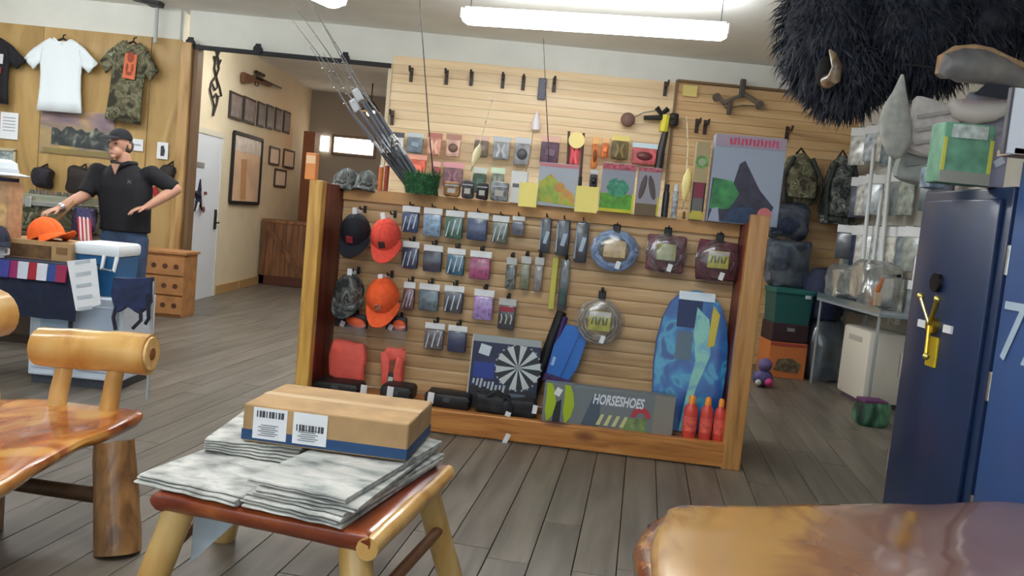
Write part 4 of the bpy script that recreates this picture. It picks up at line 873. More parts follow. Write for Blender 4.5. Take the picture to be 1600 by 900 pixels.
px_rod('thin black fishing rod standing upright above the green grass bin', [(683, 299), (676, 262), (670, 200), (663, 100), (656, 0), (650, -80)], .44, BLACK, mat((46, 40, 38), .4), .0055, .18, base=TOP)
px_rod('thin dark fishing rod rising behind the animal picture box', [(860, 300), (857, 230), (853, 150), (849, 60)], .52, BLACK, mat((60, 50, 46), .4), .005, .15, base=TOP)
px_rod('pale fibreglass rod slanting right with yellow float left of the grey packs', [(733, 305), (741, 255), (755, 205), (771, 150)], .5, mat((120, 100, 50), .5), mat((236, 226, 190), .4), .006, .06, base=TOP)
fo = rrect(740, 222, 752, 258, .5)
def px_float(label, x0, y0, x1, y1, ly, m, tilt=12):
    lx, lz, w_, h_ = rrect(x0, y0, x1, y1, ly)
    o = thing('fishing_float', label, 'float', rw(lx, ly - .02, lz), 0, None, Euler((0, R(tilt), YAW)))
    MB().lathe([(.001, -h_ / 2), (w_ * .25, -h_ * .35), (w_ * .5, 0), (w_ * .42, h_ * .25), (w_ * .12, h_ * .45), (.001, h_ / 2)], 14).build('float_body', m, o, True)
    MB().cyl((0, 0, -h_ * .7), (0, 0, -h_ * .45), .004, n=6).build('stem', GREYM, o)
px_float('cream float clipped to the slanting pale rod', 737, 224, 753, 262, .49, mat((248, 236, 190), .4), 14)
px_rod('pale rod standing upright left of the green emblem box', [(1070, 326), (1072, 280), (1075, 230), (1073, 182)], .5, mat((90, 84, 40), .5), mat((240, 228, 196), .4), .007, .05, base=TOP)
px_float('bright yellow float low on the upright pale rod', 1062, 262, 1082, 316, .48, mat((250, 234, 160), .4), 2)
px_rod('short brown rod leaning left of the animal picture box', [(815, 305), (822, 268), (829, 238), (833, 205)], .55, mat((120, 70, 40), .5), mat((170, 120, 70), .4), .005, .05, base=TOP)
# dark packed things between grass bin and yellow card
for i, (x0, y0, x1, y1, m, lb, nm) in enumerate(((693, 284, 720, 312, mat((150, 110, 70), .6, n=.3, ns=20), 'small tan pouch on the rack beside the grass bin', 'pouch'), (721, 282, 742, 312, mat((60, 56, 62), .6, n=.4, ns=30), 'small charcoal pouch next to tan pouch', 'pouch'), (744, 286, 764, 314, mat((40, 32, 36), .6), 'small black pouch between the charcoal and grey pouches', 'pouch'), (766, 284, 796, 316, mat((120, 122, 124), .5, n=.4, ns=30), 'grey patterned pouch left of the white packet', 'pouch'))):
    lx, lz, w_, h_ = rrect(x0, y0, x1, y1, .36); h_ = lz + h_ / 2 - TOP + .0; h_ = max(h_, .07)
    o = thing('small_pouch', lb, nm, rw(lx, .36, TOP), YAW, 'small pouches along the rack top')
    b = MB().box((0, 0, h_ / 2), (w_, .06, h_), bev=.015); b.sub(1); b.jit(.006, 24, i); b.build('pouch_body', m, o, True)
    MB().box((0, -.032, h_ * .75), (w_ * .9, .004, .008)).build('zip', GREYM, o)
    MB().box((0, -.034, h_ * .4), (w_ * .5, .003, h_ * .3)).build('label', mat((190, 186, 178), .6), o)
# green grass bin holding the rods
lx, lz, w_, h_ = rrect(626, 262, 690, 312, .34)
o = thing('green_grass_bin', 'round bin covered in green artificial grass holding the fishing rods', 'bin', rw(lx, .36, TOP - .0), YAW)
gb = MB().lathe([(.001, 0), (w_ * .4, 0), (w_ * .46, .13), (w_ * .43, .13), (w_ * .37, .02), (.001, .02)], 24); gb.build('bin', mat((40, 82, 54), .8), o, True)
b = MB()
for k in range(1500):
    a = random.uniform(0, 2 * math.pi); z = random.uniform(.0, .14); r = w_ * (.4 + .06 * z / .13)
    p = Vector((math.cos(a) * r, math.sin(a) * r, z)); n_ = Vector((math.cos(a), math.sin(a), 0)); t = Vector((-math.sin(a), math.cos(a), 0)) * .003
    tipp = p + n_ * random.uniform(.012, .03) + Vector((0, 0, random.uniform(-.02, .045)))
    b.face([p - t, p + t, tipp])
tag(b.build('grass_blades', mat((62, 122, 74), .8, n=.3, ns=30), o), kind='stuff')
BW = w_
# the leaning bundle of rods in the bin
tops = [((652, 286), (560, 152), (452, 0)), ((660, 288), (570, 160), (470, -20)), ((644, 288), (552, 160), (446, 20)), ((664, 286), (582, 166), (486, 10)), ((655, 292), (556, 168), (500, 80)), ((668, 290), (590, 176), (520, 90)), ((640, 290), (545, 172), (480, 70))]
for i, (a, m_, t) in enumerate(tops):
    ly = .36 + .022 * (i % 4) - .03
    q = [rl(*p, ly) for p in (a, m_, t)]
    p0 = Vector((q[0][0], ly, TOP + .03)); pm_ = Vector((q[1][0], ly + .02, q[1][1])); p2 = Vector((q[2][0], ly + .06, q[2][1]))
    o = thing('spinning_rod', '%s grey fishing rod of the bundle leaning left out of the grass bin' % ordn(i), 'fishing rod', rw(p0.x, p0.y, p0.z), YAW, 'bundle of rods leaning in the grass bin')
    A, B, C = Vector(), pm_ - p0, p2 - p0; d = (B - A).normalized()
    GR = mat((82, 84, 92), .45) if i % 2 else mat((54, 56, 62), .45)
    MB().cyl(A, A.lerp(B, .45), .015, .013, 10).build('rear_grip', GR, o, True)
    MB().cyl(A.lerp(B, .45), A.lerp(B, .6), .011, .011, 10).build('reel_seat', mat((150, 154, 160), .3, .7), o, True)
    MB().cyl(A.lerp(B, .6), B, .014, .009, 10).build('fore_grip', mat((96, 98, 108), .45), o, True)
    MB().tube([B, B.lerp(C, .5) + Vector((-.005, 0, .01)), C], [.006, .004, .002], 6).build('blank', mat((120, 118, 116), .4), o)
    c = A.lerp(B, .5); nrm = d.cross(Vector((0, 1, 0))).normalized() * (1 if i % 2 else -1)
    MB().cyl(c + nrm * .02, c + nrm * .05, .01, n=8).cyl(c + nrm * .05 - d * .02, c + nrm * .05 + d * .03, .022, .018, 12).build('reel', CHROME, o, True)
    MB().tube([c + nrm * .05, c + nrm * .05 + Vector((0, -.05, 0)), c + nrm * .05 + Vector((0, -.055, -.03))], .004, 6).build('reel_handle', BLACK, o)
    for t_ in (.1, .35, .65):
        p = B.lerp(C, t_); MB().tube([p + Vector((.012 * math.cos(x), -.012 + .012 * math.sin(x), 0)) for x in [k * math.pi / 4 for k in range(9)]], .002, 4).build('line_guide', CHROME, o)
    if i in (0, 4): MB().box(B + d * .02, (.05, .03, .09), rot=(0, R(-34), 0), bev=.01).build('tip_wrapper', mat((190, 194, 198), .3), o)
# camo caps and small orange boxes on the left post
for i, (x0, y0, x1, y1, lb) in enumerate(((512, 252, 545, 285, 'grey camouflage cap lying on the rack at the left post'), (543, 250, 580, 284, 'second camouflage cap lying beside the first at the left end of the rack top'))):
    lx, lz, w_, h_ = rrect(x0, y0, x1, y1, .3)
    cap(lb, rw(lx, .5, TOP + .016), Euler((0, 0, YAW + R(-30 + 25 * i))), (0, 0, 0), 1.0, None, None, grp='camouflage caps on the rack top', m=CAMOG)
for i, (x0, y0, x1, y1, c, lb) in enumerate(((498, 246, 516, 282, (236, 150, 84), 'small orange box on top of the left post'), (583, 256, 590, 288, (214, 120, 60), 'thin orange tube beside the camouflage caps'), (592, 254, 600, 288, (150, 60, 40), 'thin red brown tube beside the thin orange tube'))):
    lx, lz, w_, h_ = rrect(x0, y0, x1, y1, .3); h_ = lz + h_ / 2 - TOP - .012; lyy = .44 if i else .06; zb_ = TOP if i else 1.541
    o = thing('small_orange_box' if i == 0 else 'slim_tube', lb, 'box' if i == 0 else 'tube', rw(lx, lyy, zb_), YAW)
    if i == 0:
        MB().box((0, 0, h_ / 2), (.07, .06, h_), bev=.004).build('box_body', mat(c, .5), o); MB().box((0, -.031, h_ * .75), (.06, .002, h_ * .3)).build('pale_print', mat((248, 206, 160), .5), o)
    else:
        MB().cyl((0, 0, 0), (0, 0, h_), .016, n=12).build('tube_body', mat(c, .5), o, True); MB().cyl((0, 0, h_), (0, 0, h_ + .012), .013, n=12).build('tube_cap', WHITE, o, True)
# crossbow hung on the back wall, black with yellow section
def bw(px, py, d=.06): return P(px, py, YB - d)
q = bw(1031, 205, .1); o = thing('crossbow', 'black crossbow with yellow section hanging upright on the slat wall', 'crossbow', q)
def L_(px, py, d=.1): return bw(px, py, d) - q
MB().tube([L_(1040, 205), L_(1033, 235), L_(1028, 268)], [.035, .045, .05], 8).build('stock', mat((50, 44, 44), .5), o, True)
MB().tube([L_(1041, 180), L_(1036, 206)], [.05, .05], 8).build('yellow_section', mat((226, 214, 60), .5), o, True)
MB().tube([L_(1006, 184), L_(1030, 184), L_(1056, 187)], [.025, .03, .04], 8).build('limb', mat((40, 40, 36), .5), o, True)
MB().tube([L_(1026, 168), L_(1034, 178), L_(1044, 170)], .03, 8).build('stirrup', BLACK, o, True)
MB().box(L_(1053, 187), (.1, .06, .14), bev=.02).build('cam_wheel', BLACK, o, True)
MB().tube([L_(978, 190), L_(1006, 176), L_(1030, 172)], .008, 6).build('string', mat((150, 140, 130), .5), o)
MB().sph(L_(981, 187), (.08, .05, .08)).build('string_pad', mat((130, 96, 84), .6), o, True)
# compound bow on the darker panel
q = bw(1155, 155, .1); o = thing('compound_bow', 'grey compound bow hanging on the darker slat panel', 'bow', q)
MB().tube([L_(1118, 148), L_(1132, 160), L_(1150, 152), L_(1165, 148), L_(1180, 158), L_(1190, 166)], [.018, .03, .02, .026, .03, .014], 8).build('riser', mat((120, 108, 96), .5), o, True)
MB().tube([L_(1118, 148), L_(1135, 170), L_(1160, 165), L_(1190, 166)], .008, 6).build('string', mat((90, 84, 80), .5), o)
for a in ((1120, 152), (1187, 164)): MB().cyl(L_(*a) + Vector((0, -.02, 0)), L_(*a) + Vector((0, .02, 0)), .045, n=16).build('cam_wheel', mat((96, 86, 80), .5), o, True)
MB().box(L_(1160, 138), (.06, .05, .2), bev=.01).build('sight', mat((84, 78, 76), .5), o)
MB().box(L_(1140, 168), (.05, .05, .16), bev=.01).build('grip', mat((84, 70, 66), .5), o)
tag(MB().box((0, 0, 0), (.16, .01, .12)).build('yellow_tag', mat((232, 214, 130), .6), None, False, bw(1078, 142, .04)), 'faded yellow tag pinned at the corner of the darker slat panel', 'tag')
tag(MB().box((0, 0, 0), (.09, .03, .24), bev=.01).build('grey_holder', mat((96, 96, 112), .5), None, False, bw(847, 139, .015)), 'small grey holder on the slat wall right of the upright rod', 'holder')
tag(MB().lathe([(.001, -.11), (.05, -.1), (.045, 0), (.012, .1), (.001, .12)], 12).build('white_lure', mat((240, 232, 240), .5), None, True, bw(838, 189, .05)), 'small white teardrop lure hanging high on the slat wall', 'lure')
# ---- peg hooks on the back wall
BH = MB().cyl((0, 0, 0), (0, -.16, 0), .012, n=8).cyl((0, -.16, 0), (0, -.18, .05), .012, n=8).box((0, 0, -.02), (.04, .012, .16)).mesh('wall_hook'); BH.materials.append(mat((58, 42, 34), .5))
for px, py in ((643, 114), (698, 118), (737, 120), (786, 124), (818, 127), (866, 130), (613, 181), (1040, 136), (1102, 196), (1089, 194), (1230, 206)):
    tag(link('wall_hook', BH, None, None, bw(px, py, .0)), 'empty dark hook on the pale slat wall', 'wall hook', 'empty hooks on the slat wall')
# ---- products on the back wall
def wrect(x0, y0, x1, y1, d=.06):
    a, c = bw((x0 + x1) / 2, (y0 + y1) / 2, d), bw(x1, (y0 + y1) / 2, d).x - bw(x0, (y0 + y1) / 2, d).x
    h_ = bw((x0 + x1) / 2, y0, d).z - bw((x0 + x1) / 2, y1, d).z
    return a, max(c - .09 * h_, .7 * c), h_
WP = [(611, 207, 633, 242, (226, 226, 224), (90, 92, 96), 'white and black'), (634, 208, 663, 240, (122, 134, 146), (200, 206, 210), 'grey blue'), (666, 208, 692, 244, (226, 158, 140), (190, 120, 108), 'salmon pink'), (695, 210, 722, 246, (232, 178, 160), (180, 132, 118), 'pale pink'),
 (739, 212, 765, 246, (120, 104, 92), (226, 190, 170), 'brown and pink'), (768, 214, 799, 250, (150, 152, 156), (196, 200, 204), 'light grey'), (801, 215, 831, 259, (146, 148, 152), (206, 208, 210), 'tall grey'), (842, 212, 876, 258, (96, 72, 88), (232, 186, 168), 'plum and peach'),
 (884, 212, 910, 262, (192, 84, 90), (236, 214, 150), 'red'), (922, 214, 937, 264, (238, 132, 66), (246, 190, 120), 'long orange'), (938, 216, 952, 248, (226, 118, 66), (240, 190, 130), 'short orange'), (953, 212, 984, 250, (108, 92, 58), (240, 220, 130), 'olive and yellow'), (985, 224, 1028, 258, (190, 92, 96), (206, 226, 236), 'crimson'),
 (635, 242, 668, 276, (214, 104, 82), (236, 170, 146), 'orange red'), (690, 254, 726, 292, (124, 92, 100), (224, 160, 168), 'mauve'), (672, 252, 690, 290, (170, 84, 84), (226, 170, 160), 'brick red'), (736, 262, 762, 302, (60, 84, 70), (206, 212, 204), 'dark green'), (764, 262, 790, 304, (124, 128, 118), (206, 226, 200), 'grey green'), (920, 266, 935, 294, (52, 52, 62), (190, 196, 206), 'black and silver')]
for i, (x0, y0, x1, y1, c, hc, wd) in enumerate(WP):
    a, w_, h_ = wrect(x0, y0, x1, y1, .12)
    def ex(o, w2, h2, d2, hh, c=c, hc=hc, i=i):
        if i % 3 == 0: MB().sph((0, -d2, -h2 * .6), (w2 * .32, .03, h2 * .2)).build('moulded_tool', mat([v * .55 for v in c], .4), o, True)
        elif i % 3 == 1: MB().box((.05 * w2, -d2 - .01, -h2 * .58), (w2 * .5, .02, h2 * .26), rot=(0, R(10), 0), bev=.01).build('moulded_tool', mat([min(255, v * 1.25) for v in c], .4), o)
        else:
            for s in (-1, 1): MB().tube([(s * .2 * w2, -d2 - .005, -h2 * .35), (s * .08 * w2, -d2 - .012, -h2 * .6), (s * .22 * w2, -d2 - .005, -h2 * .9)], .018, 6).build('moulded_tool', mat([min(255, v * 1.3) for v in c], .4), o, True)
    bagged('wall_blister_pack', '%s blister pack hanging on the back slat wall' % wd, 'blister pack', 'blister packs on the back slat wall', Vector((a.x, YB - .1, a.z + h_ / 2)), 0, w_, h_, mat(c, .6, n=.2, ns=12), .06, hm=mat(hc, .6), bag=False, extra=ex)
a = bw(901, 219, .22); tag(MB().cyl((0, 0, 0), (0, .03, 0), .09, n=24).build('yellow_round_sign', mat((246, 226, 150), .6), None, False, a), 'round pale yellow tag in front of the red blister pack', 'tag')
q = bw(895, 240, .2)
for i, (a, c) in enumerate((((889, 205), (886, 300)), ((912, 208), (905, 305)))):
    p, r_ = bw(*a, .2), bw(*c, .2)
    o = thing('hanging_net_handle', '%s thin dark handle hanging beside the red blister pack' % ('left' if i == 0 else 'right'), 'net handle', p)
    MB().cyl((0, 0, 0), r_ - p, .014, n=8).build('shaft', mat((70, 46, 40), .5), o); MB().cyl((r_ - p) * .7, r_ - p, .02, n=8).build('grip', BLACK, o)

# ================================================================== SHIRTS AND POSTERS ON THE PLYWOOD WALL
def tshirt(label, x0, y0, x1, y1, m, Y=YB - .06, prints=(), tilt=0):
    a = P((x0 + x1) / 2, (y0 + y1) / 2, Y); s = Y / F_PX; w_, h_ = (x1 - x0) * s * .98, (y1 - y0) * s * .97
    o = thing('hanging_t_shirt', label, 't-shirt', a, 0, 't-shirts hung on the plywood wall', Euler((0, R(tilt), 0)))
    hw_, hh = w_ / 2, h_ / 2
    b = MB(); lev = [(1, .3, .22), (.9, .46, .2), (.78, .6, 0), (.55, .59, 0), (.3, .57, 0), (0, .555, 0), (-.35, .565, 0), (-.7, .59, 0), (-1, .62, 0)]
    def yy(x, z): return -.05 + .016 * math.sin(x * 24 + z * 3) * (.5 - z) + .02 * (x / hw_) ** 2
    rows = []
    for zf, hf, nk in lev:
        xs_ = [(-1 + 2 * k / 14) * hf for k in range(15)]
        rows.append([(x * hw_, yy(x * hw_, zf * hh), (zf - (.1 * (1 - (x / .3) ** 2) if zf == 1 else 0)) * hh) for x in xs_])
    b.loft(rows, False, False)
    for sx in (-1, 1):
        sl = []
        for k in range(7):
            t = k / 6; xt, zt2 = .46 + (1 - .46) * t, .9 - .5 * t ** 1.2; xb, zb2 = .575 + (.76 - .575) * t, .3 - .18 * t
            sl.append([(sx * (xt + (xb - xt) * j / 5) * hw_, -.05 + .014 * math.sin(j * 2 + k), (zt2 + (zb2 - zt2) * j / 5) * hh) for j in range(6)])
        b.loft(sl, False, False)
    fb = b.build('fabric', m, o, True); sm_ = fb.modifiers.new('cloth_thickness', 'SOLIDIFY'); sm_.thickness = .025; sm_.offset = 0
    MB().tube([(-hw_ * .24, -.03, hh), (-hw_ * .1, -.05, hh * .9), (hw_ * .1, -.05, hh * .9), (hw_ * .24, -.03, hh)], .012, 6).build('collar', m, o, True)
    MB().tube([(-hw_ * .2, -.02, hh * .93), (0, -.02, hh * 1.02), (hw_ * .2, -.02, hh * .93)], .012, 6).tube([(0, -.02, hh * 1.02), (0, -.02, hh * 1.1), (.03, -.02, hh * 1.13)], .008, 6).build('hanger', BLACK, o, True)
    for nm, px, pz, pw, ph, pm_ in prints: MB().box((px * hw_, -.085, pz * hh), (pw * hw_, .012, ph * hh), bev=.004).build(nm, pm_, o)
    return o
tshirt('black t-shirt with white and red print, cut off at the left edge', -75, 58, 44, 160, mat((24, 24, 30), .85, n=.1), prints=(('white_print', .3, .35, .3, .3, mat((200, 204, 208), .7)), ('red_print', .32, .0, .2, .2, mat((140, 40, 44), .7))), tilt=2)
tshirt('plain white t-shirt hung on the plywood wall', 41, 62, 156, 176, mat((226, 234, 238), .85), tilt=-1)
o = tshirt('camouflage t-shirt with orange rectangle print', 156, 66, 248, 192, CAMO, prints=(('orange_print', .08, .38, .42, .62, mat((206, 112, 74), .8)),), tilt=4)
sk = MB()
for dx, dz, rx, rz in ((0, .1, .04, .06), (-.03, -.02, .015, .05), (.03, -.02, .015, .05), (0, -.08, .04, .02)): sk.sph((.08 * .33 + dx, -.092, .17 + dz), (rx, .004, rz), u=10, v=6)
sk.build('dark_figure_print', mat((150, 70, 50), .8), o)
def wall_paper(name, label, x0, y0, x1, y1, m, cat='paper', frame=None, Y=YB - .015, dark=None):
    a = P((x0 + x1) / 2, (y0 + y1) / 2, Y); s = Y / F_PX; w_, h_ = (x1 - x0) * s * .95, (y1 - y0) * s * .95
    o = thing(name, label, cat, a)
    MB().box((0, 0, 0), (w_, .006, h_)).build('sheet', m, o)
    if frame:
        for sx in (-1, 1): MB().box((sx * w_ / 2, -.006, 0), (.03, .02, h_)).build('frame_side', frame, o)
        for sz in (-1, 1): MB().box((0, -.006, sz * h_ / 2), (w_ + .03, .02, .03)).build('frame_rail', frame, o)
    return o, w_, h_
o, w_, h_ = wall_paper('landscape_poster', 'wide landscape poster with violet and yellow sky under the white shirt', 60, 172, 181, 244, ramp_mat([(.3, (110, 96, 110)), (.5, (156, 136, 110)), (.7, (190, 160, 96))], (.6, 1, 2), 3, 3, .6, .6), 'poster')
MB().prism([(-w_ * .49, h_ * .2), (w_ * .49, h_ * .12), (w_ * .49, h_ * .5), (-w_ * .49, h_ * .5)], -.006, -.003).build('sky_print', ramp_mat([(.35, (112, 94, 116)), (.5, (150, 128, 126)), (.65, (206, 168, 92))], (.8, 1, 2.4), 2.2, 2, .6, .6), o)
b = MB(); pts = [(-w_ * .34, -h_ * .3)] + [(-w_ * .34 + w_ * .8 * k / 12, h_ * (.08 + .05 * math.sin(k * 2.3) + .04 * math.sin(k * 5.1))) for k in range(13)] + [(w_ * .46, -h_ * .34)]
b.prism(pts, -.009, -.003).build('dark_herd_print', ramp_mat([(.35, (40, 46, 52)), (.55, (66, 72, 70)), (.72, (150, 152, 140))], (1, 1, 1), 9, 3, .5, .6), o)
MB().box((-w_ * .0, -.006, -h_ * .43), (w_ * .9, .004, h_ * .1)).build('ground_print', mat((138, 122, 72), .6), o)
o, w_, h_ = wall_paper('white_notice', 'white paper notice on plywood below the black shirt', 0, 175, 29, 218, PAPER)
b = MB(); [b.box((0, -.005, h_ * (.3 - .12 * k)), (w_ * .7, .002, .012)) for k in range(5)]; tag(b.build('print_lines', mat((170, 174, 180), .7), o), kind='stuff')
o, w_, h_ = wall_paper('white_notice', 'white card behind the man\'s cap', 205, 217, 224, 236, PAPER)
MB().box((0, -.004, 0), (w_ * .6, .002, .02)).build('print_line', mat((170, 174, 180), .7), o)
o, w_, h_ = wall_paper('white_notice', 'small white card with dark figure beside the wooden post', 245, 222, 263, 249, PAPER)
MB().prism([(-.02, -.06), (.02, -.06), (.03, .0), (.01, .06), (-.02, .05)], -.006, -.003).build('dark_figure_print', mat((60, 56, 60), .7), o)
o, w_, h_ = wall_paper('small_photo', 'small framed photo at the left edge under the notice', -6, 233, 24, 256, mat((130, 140, 140), .6, n=.5, ns=16), 'picture', mat((190, 180, 150), .5))
# black caps and pouches on the plywood behind the counter
for i, (x0, y0, x1, y1, lb) in enumerate(((52, 262, 82, 292, 'black cap hanging on plywood above the counter display'), (108, 264, 146, 304, 'dark brown bag hanging on plywood beside the man\'s elbow'), (254, 258, 276, 290, 'small black bag hanging on the plywood near the post'))):
    Y = YB - .09; a = P((x0 + x1) / 2, (y0 + y1) / 2, Y); s = Y / F_PX; w_, h_ = (x1 - x0) * s, (y1 - y0) * s
    o = thing('hanging_bag', lb, 'bag', a)
    b = MB().box((0, 0, 0), (w_, .18, h_), rot=(0, R(8), 0), bev=.05); b.sub(2); b.jit(.03, 7, i); b.build('bag_body', mat((36, 28, 26) if i else (34, 32, 40), .7, n=.2), o, True)
    MB().tube([(-w_ * .2, 0, h_ * .45), (0, .08, h_ * .7), (w_ * .2, 0, h_ * .45)], .012, 6).build('strap', BLACK, o, True)
q = P(237, 300, YB - .3)
# ---- crate stack by the opening
q = Zp(247, 490, 0)
cr = thing('wooden_crate_stack', 'tan wooden crate with rows of round holes standing by the post', 'crate', (P(250, 450, 8.9).x, 9.05, 0))
CRW = mat((172, 120, 72), .7, n=.1, ns=8)
MB().box((0, .0, .34), (.52, .36, .68), bev=.006).build('crate_body', CRW, cr)
for r_ in range(3): MB().box((0, -.19, .13 + r_ * .21), (.53, .02, .19), bev=.004).build('crate_slat', CRW, cr)
for r_ in range(3):
    for c_ in range(4): MB().cyl((-.18 + c_ * .12, -.203, .13 + r_ * .21), (-.18 + c_ * .12, -.19, .13 + r_ * .21), .028, n=12).build('hole', mat((84, 52, 32), .8), cr)
MB().box((0, .0, .695), (.56, .4, .03), bev=.004).build('crate_lid', CRW, cr)

# ================================================================== THE MAN
MX, MY = -3.2, 6.84
man = thing('person', 'man in black polo shirt, jeans and dark cap with hand on hip behind the table', 'person', (MX, MY, 0))
SKIN = mat((196, 146, 122), .55, n=.04, ns=12)
def ell(cx, cy, z, rx, ry, n=20): return [(cx + math.cos(2 * math.pi * k / n) * rx, cy + math.sin(2 * math.pi * k / n) * ry, z) for k in range(n)]
def limb(b, pts, rs, n=14): b.tube(pts, rs, n)
sR, eR, wR, hR = (-.27, .0, 1.47), (-.31, -.1, 1.27), (-.415, -.27, 1.155), (-.45, -.33, 1.13)
sL, eL, wL, hL = (.17, .02, 1.49), (.36, .05, 1.385), (.2, -.1, 1.225), (.14, -.15, 1.2)
b = MB()
b.loft([ell(-.03, .02, .94, .165, .115), ell(-.03, .02, 1.06, .165, .12), ell(-.035, .02, 1.2, .185, .125), ell(-.045, .02, 1.36, .2, .125), ell(-.05, .02, 1.46, .2, .11), ell(-.05, .01, 1.53, .12, .08), ell(-.055, .0, 1.56, .062, .062), ell(-.07, -.01, 1.64, .058, .062)])
hc = Vector((-.085, -.03, 1.7))
b.sph(hc + Vector((0, .01, .02)), (.076, .096, .105)); b.sph(hc + Vector((-.008, -.045, -.055)), (.052, .05, .055))      # skull, jaw
b.sph(hc + Vector((-.02, -.1, -.01)), (.014, .022, .03)); b.sph(hc + Vector((-.016, -.082, .022)), (.05, .014, .012))       # nose, brow
b.sph(hc + Vector((-.014, -.092, -.068)), (.022, .01, .007)); b.sph(hc + Vector((-.012, -.08, -.1)), (.022, .02, .016))    # lips, chin
b.sph(hc + Vector((.078, .01, -.005)), (.012, .02, .032)); b.sph(hc + Vector((-.076, .01, -.005)), (.012, .02, .032))      # ears
for S, E_, W_, H_ in ((sR, eR, wR, hR), (sL, eL, wL, hL)):
    limb(b, [S, Vector(S).lerp(Vector(E_), .5), E_], [.062, .056, .046]); b.sph(E_, .046)
    limb(b, [E_, Vector(E_).lerp(Vector(W_), .4), W_], [.046, .045, .03]); b.sph(W_, .03)
    d = (Vector(H_) - Vector(W_)).normalized(); sd = d.cross(Vector((0, 0, 1))).normalized(); up = sd.cross(d)
    b.loft([[tuple(Vector(W_) + d * t + sd * math.cos(a) * rx + up * math.sin(a) * .016) for a in [k * math.pi / 5 for k in range(10)]] for t, rx in ((0, .026), (.03, .036), (.075, .042), (.095, .038))])
    for k, (off, ln) in enumerate(((-.031, .066), (-.011, .078), (.011, .074), (.03, .058))):
        p0 = Vector(W_) + d * .088 + sd * off; p1 = p0 + d * ln * .5 + sd * off * .25 - up * .006; p2 = p1 + d * ln * .42 - up * .022
        b.tube([p0, p1, p2], [.0095, .009, .0075], 8); b.sph(p2, .0078, u=8, v=6)
    p0 = Vector(W_) + d * .03 - sd * .034; p1 = p0 + d * .035 - sd * .03 - up * .008; p2 = p1 + d * .03 - sd * .006 - up * .01
    b.tube([p0, p1, p2], [.012, .011, .009], 8); b.sph(p2, .009, u=8, v=6)
for sx in (-1, 1):
    limb(b, [(-.03 + sx * .085, .02, .98), (-.03 + sx * .11, .0, .52), (-.03 + sx * .125, .03, .1)], [.09, .06, .042]); b.box((-.03 + sx * .13, -.04, .045), (.08, .22, .07), bev=.02)
body = b.build('body', SKIN, man, True); remesh(body, .0075, 4)
b = MB(); b.loft([ell(-.025, .02, 1.0, .205, .148), ell(-.025, .02, 1.08, .2, .148), ell(-.035, .02, 1.2, .208, .152), ell(-.045, .02, 1.36, .225, .15), ell(-.05, .02, 1.46, .2, .128), ell(-.052, .015, 1.525, .13, .092), ell(-.056, .005, 1.565, .078, .078)])
for S, E_ in ((sR, eR), (sL, eL)):
    e = Vector(S).lerp(Vector(E_), .95); S2 = Vector((-.05, .015, 1.43)).lerp(Vector(S), .75); b.tube([S2, Vector(S), Vector(S).lerp(e, .5), e], [.07, .072, .068, .066], 14); b.sph(Vector(S), .074)
sh_ = b.build('polo_shirt', mat((22, 22, 28), .85, n=.12, ns=14, bump=.25, bs=14), man, True); remesh(sh_, .012, 5)
b = MB(); b.tube([(-.135, .03, 1.56), (-.12, -.06, 1.56), (-.075, -.095, 1.535), (-.06, -.1, 1.5)], [.02, .02, .02, .012], 8); b.tube([(.03, .03, 1.56), (.01, -.06, 1.56), (-.04, -.095, 1.535), (-.06, -.1, 1.5)], [.02, .02, .02, .012], 8); b.build('collar', mat((22, 22, 28), .85), sh_, True)
MB().prism([(-.098, 1.545), (-.03, 1.545), (-.062, 1.46)], -.135, -.12).build('open_neck', SKIN, man)
b = MB(); b.tube([(.045, -.135, 1.425), (.058, -.137, 1.41), (.072, -.135, 1.425)], .004, 6); b.tube([(.045, -.135, 1.398), (.058, -.137, 1.412), (.072, -.135, 1.398)], .004, 6); b.build('chest_emblem', mat((112, 112, 122), .6), sh_)
JN = mat((52, 70, 98), .85, n=.18, ns=12, bump=.2, bs=30)
b = MB(); b.loft([ell(-.03, .02, .8, .19, .13), ell(-.028, .02, .92, .19, .14), ell(-.028, .02, 1.03, .178, .132)])
for sx in (-1, 1): b.tube([(-.03 + sx * .09, .02, .95), (-.03 + sx * .105, .0, .52), (-.03 + sx * .12, .02, .06)], [.11, .09, .085], 14)
jn = b.build('jeans', JN, man, True); remesh(jn, .014, 4)
MB().loft([ell(-.028, .02, 1.005, .188, .14), ell(-.028, .02, 1.04, .186, .139)], False).build('belt', mat((40, 30, 26), .6), man, True)
for sx in (-1, 1): MB().box((-.03 + sx * .13, -.05, .045), (.1, .29, .09), bev=.035).build('shoe', mat((42, 36, 34), .6), man, True)
b = MB(); rings = []
for k in range(6):
    t = k / 5 * math.pi / 2; rings.append([(hc.x + math.cos(a) * .088 * max(math.cos(t), .03), hc.y + .012 + math.sin(a) * .108 * max(math.cos(t), .03), hc.z + .05 + math.sin(t) * .088) for a in [2 * math.pi * q_ / 20 for q_ in range(20)]])
b.loft(rings); b.build('cap_crown', mat((24, 24, 30), .8), man, True)
b = MB(); b.sph(hc + Vector((-.025, -.125, .052)), (.075, .075, .008), (R(12), 0, R(12))); b.build('cap_brim', mat((22, 22, 28), .8), man, True)
b = MB(); b.sph(hc + Vector((.01, .035, .0)), (.082, .085, .075)); b.build('hair', mat((84, 72, 62), .9, n=.2, ns=60), man, True)
for sx in (-1, 1): MB().sph(hc + Vector((-.018 + sx * .03, -.09, .006)), (.01, .006, .006), u=10, v=6).build('eye', mat((50, 40, 36), .3), man, True)
MB().cyl(Vector(wR) + Vector((.012, .02, .012)), Vector(wR) + Vector((-.0, 0, 0)), .036, n=14).build('wrist_watch', mat((170, 172, 176), .3, .7), man, True)
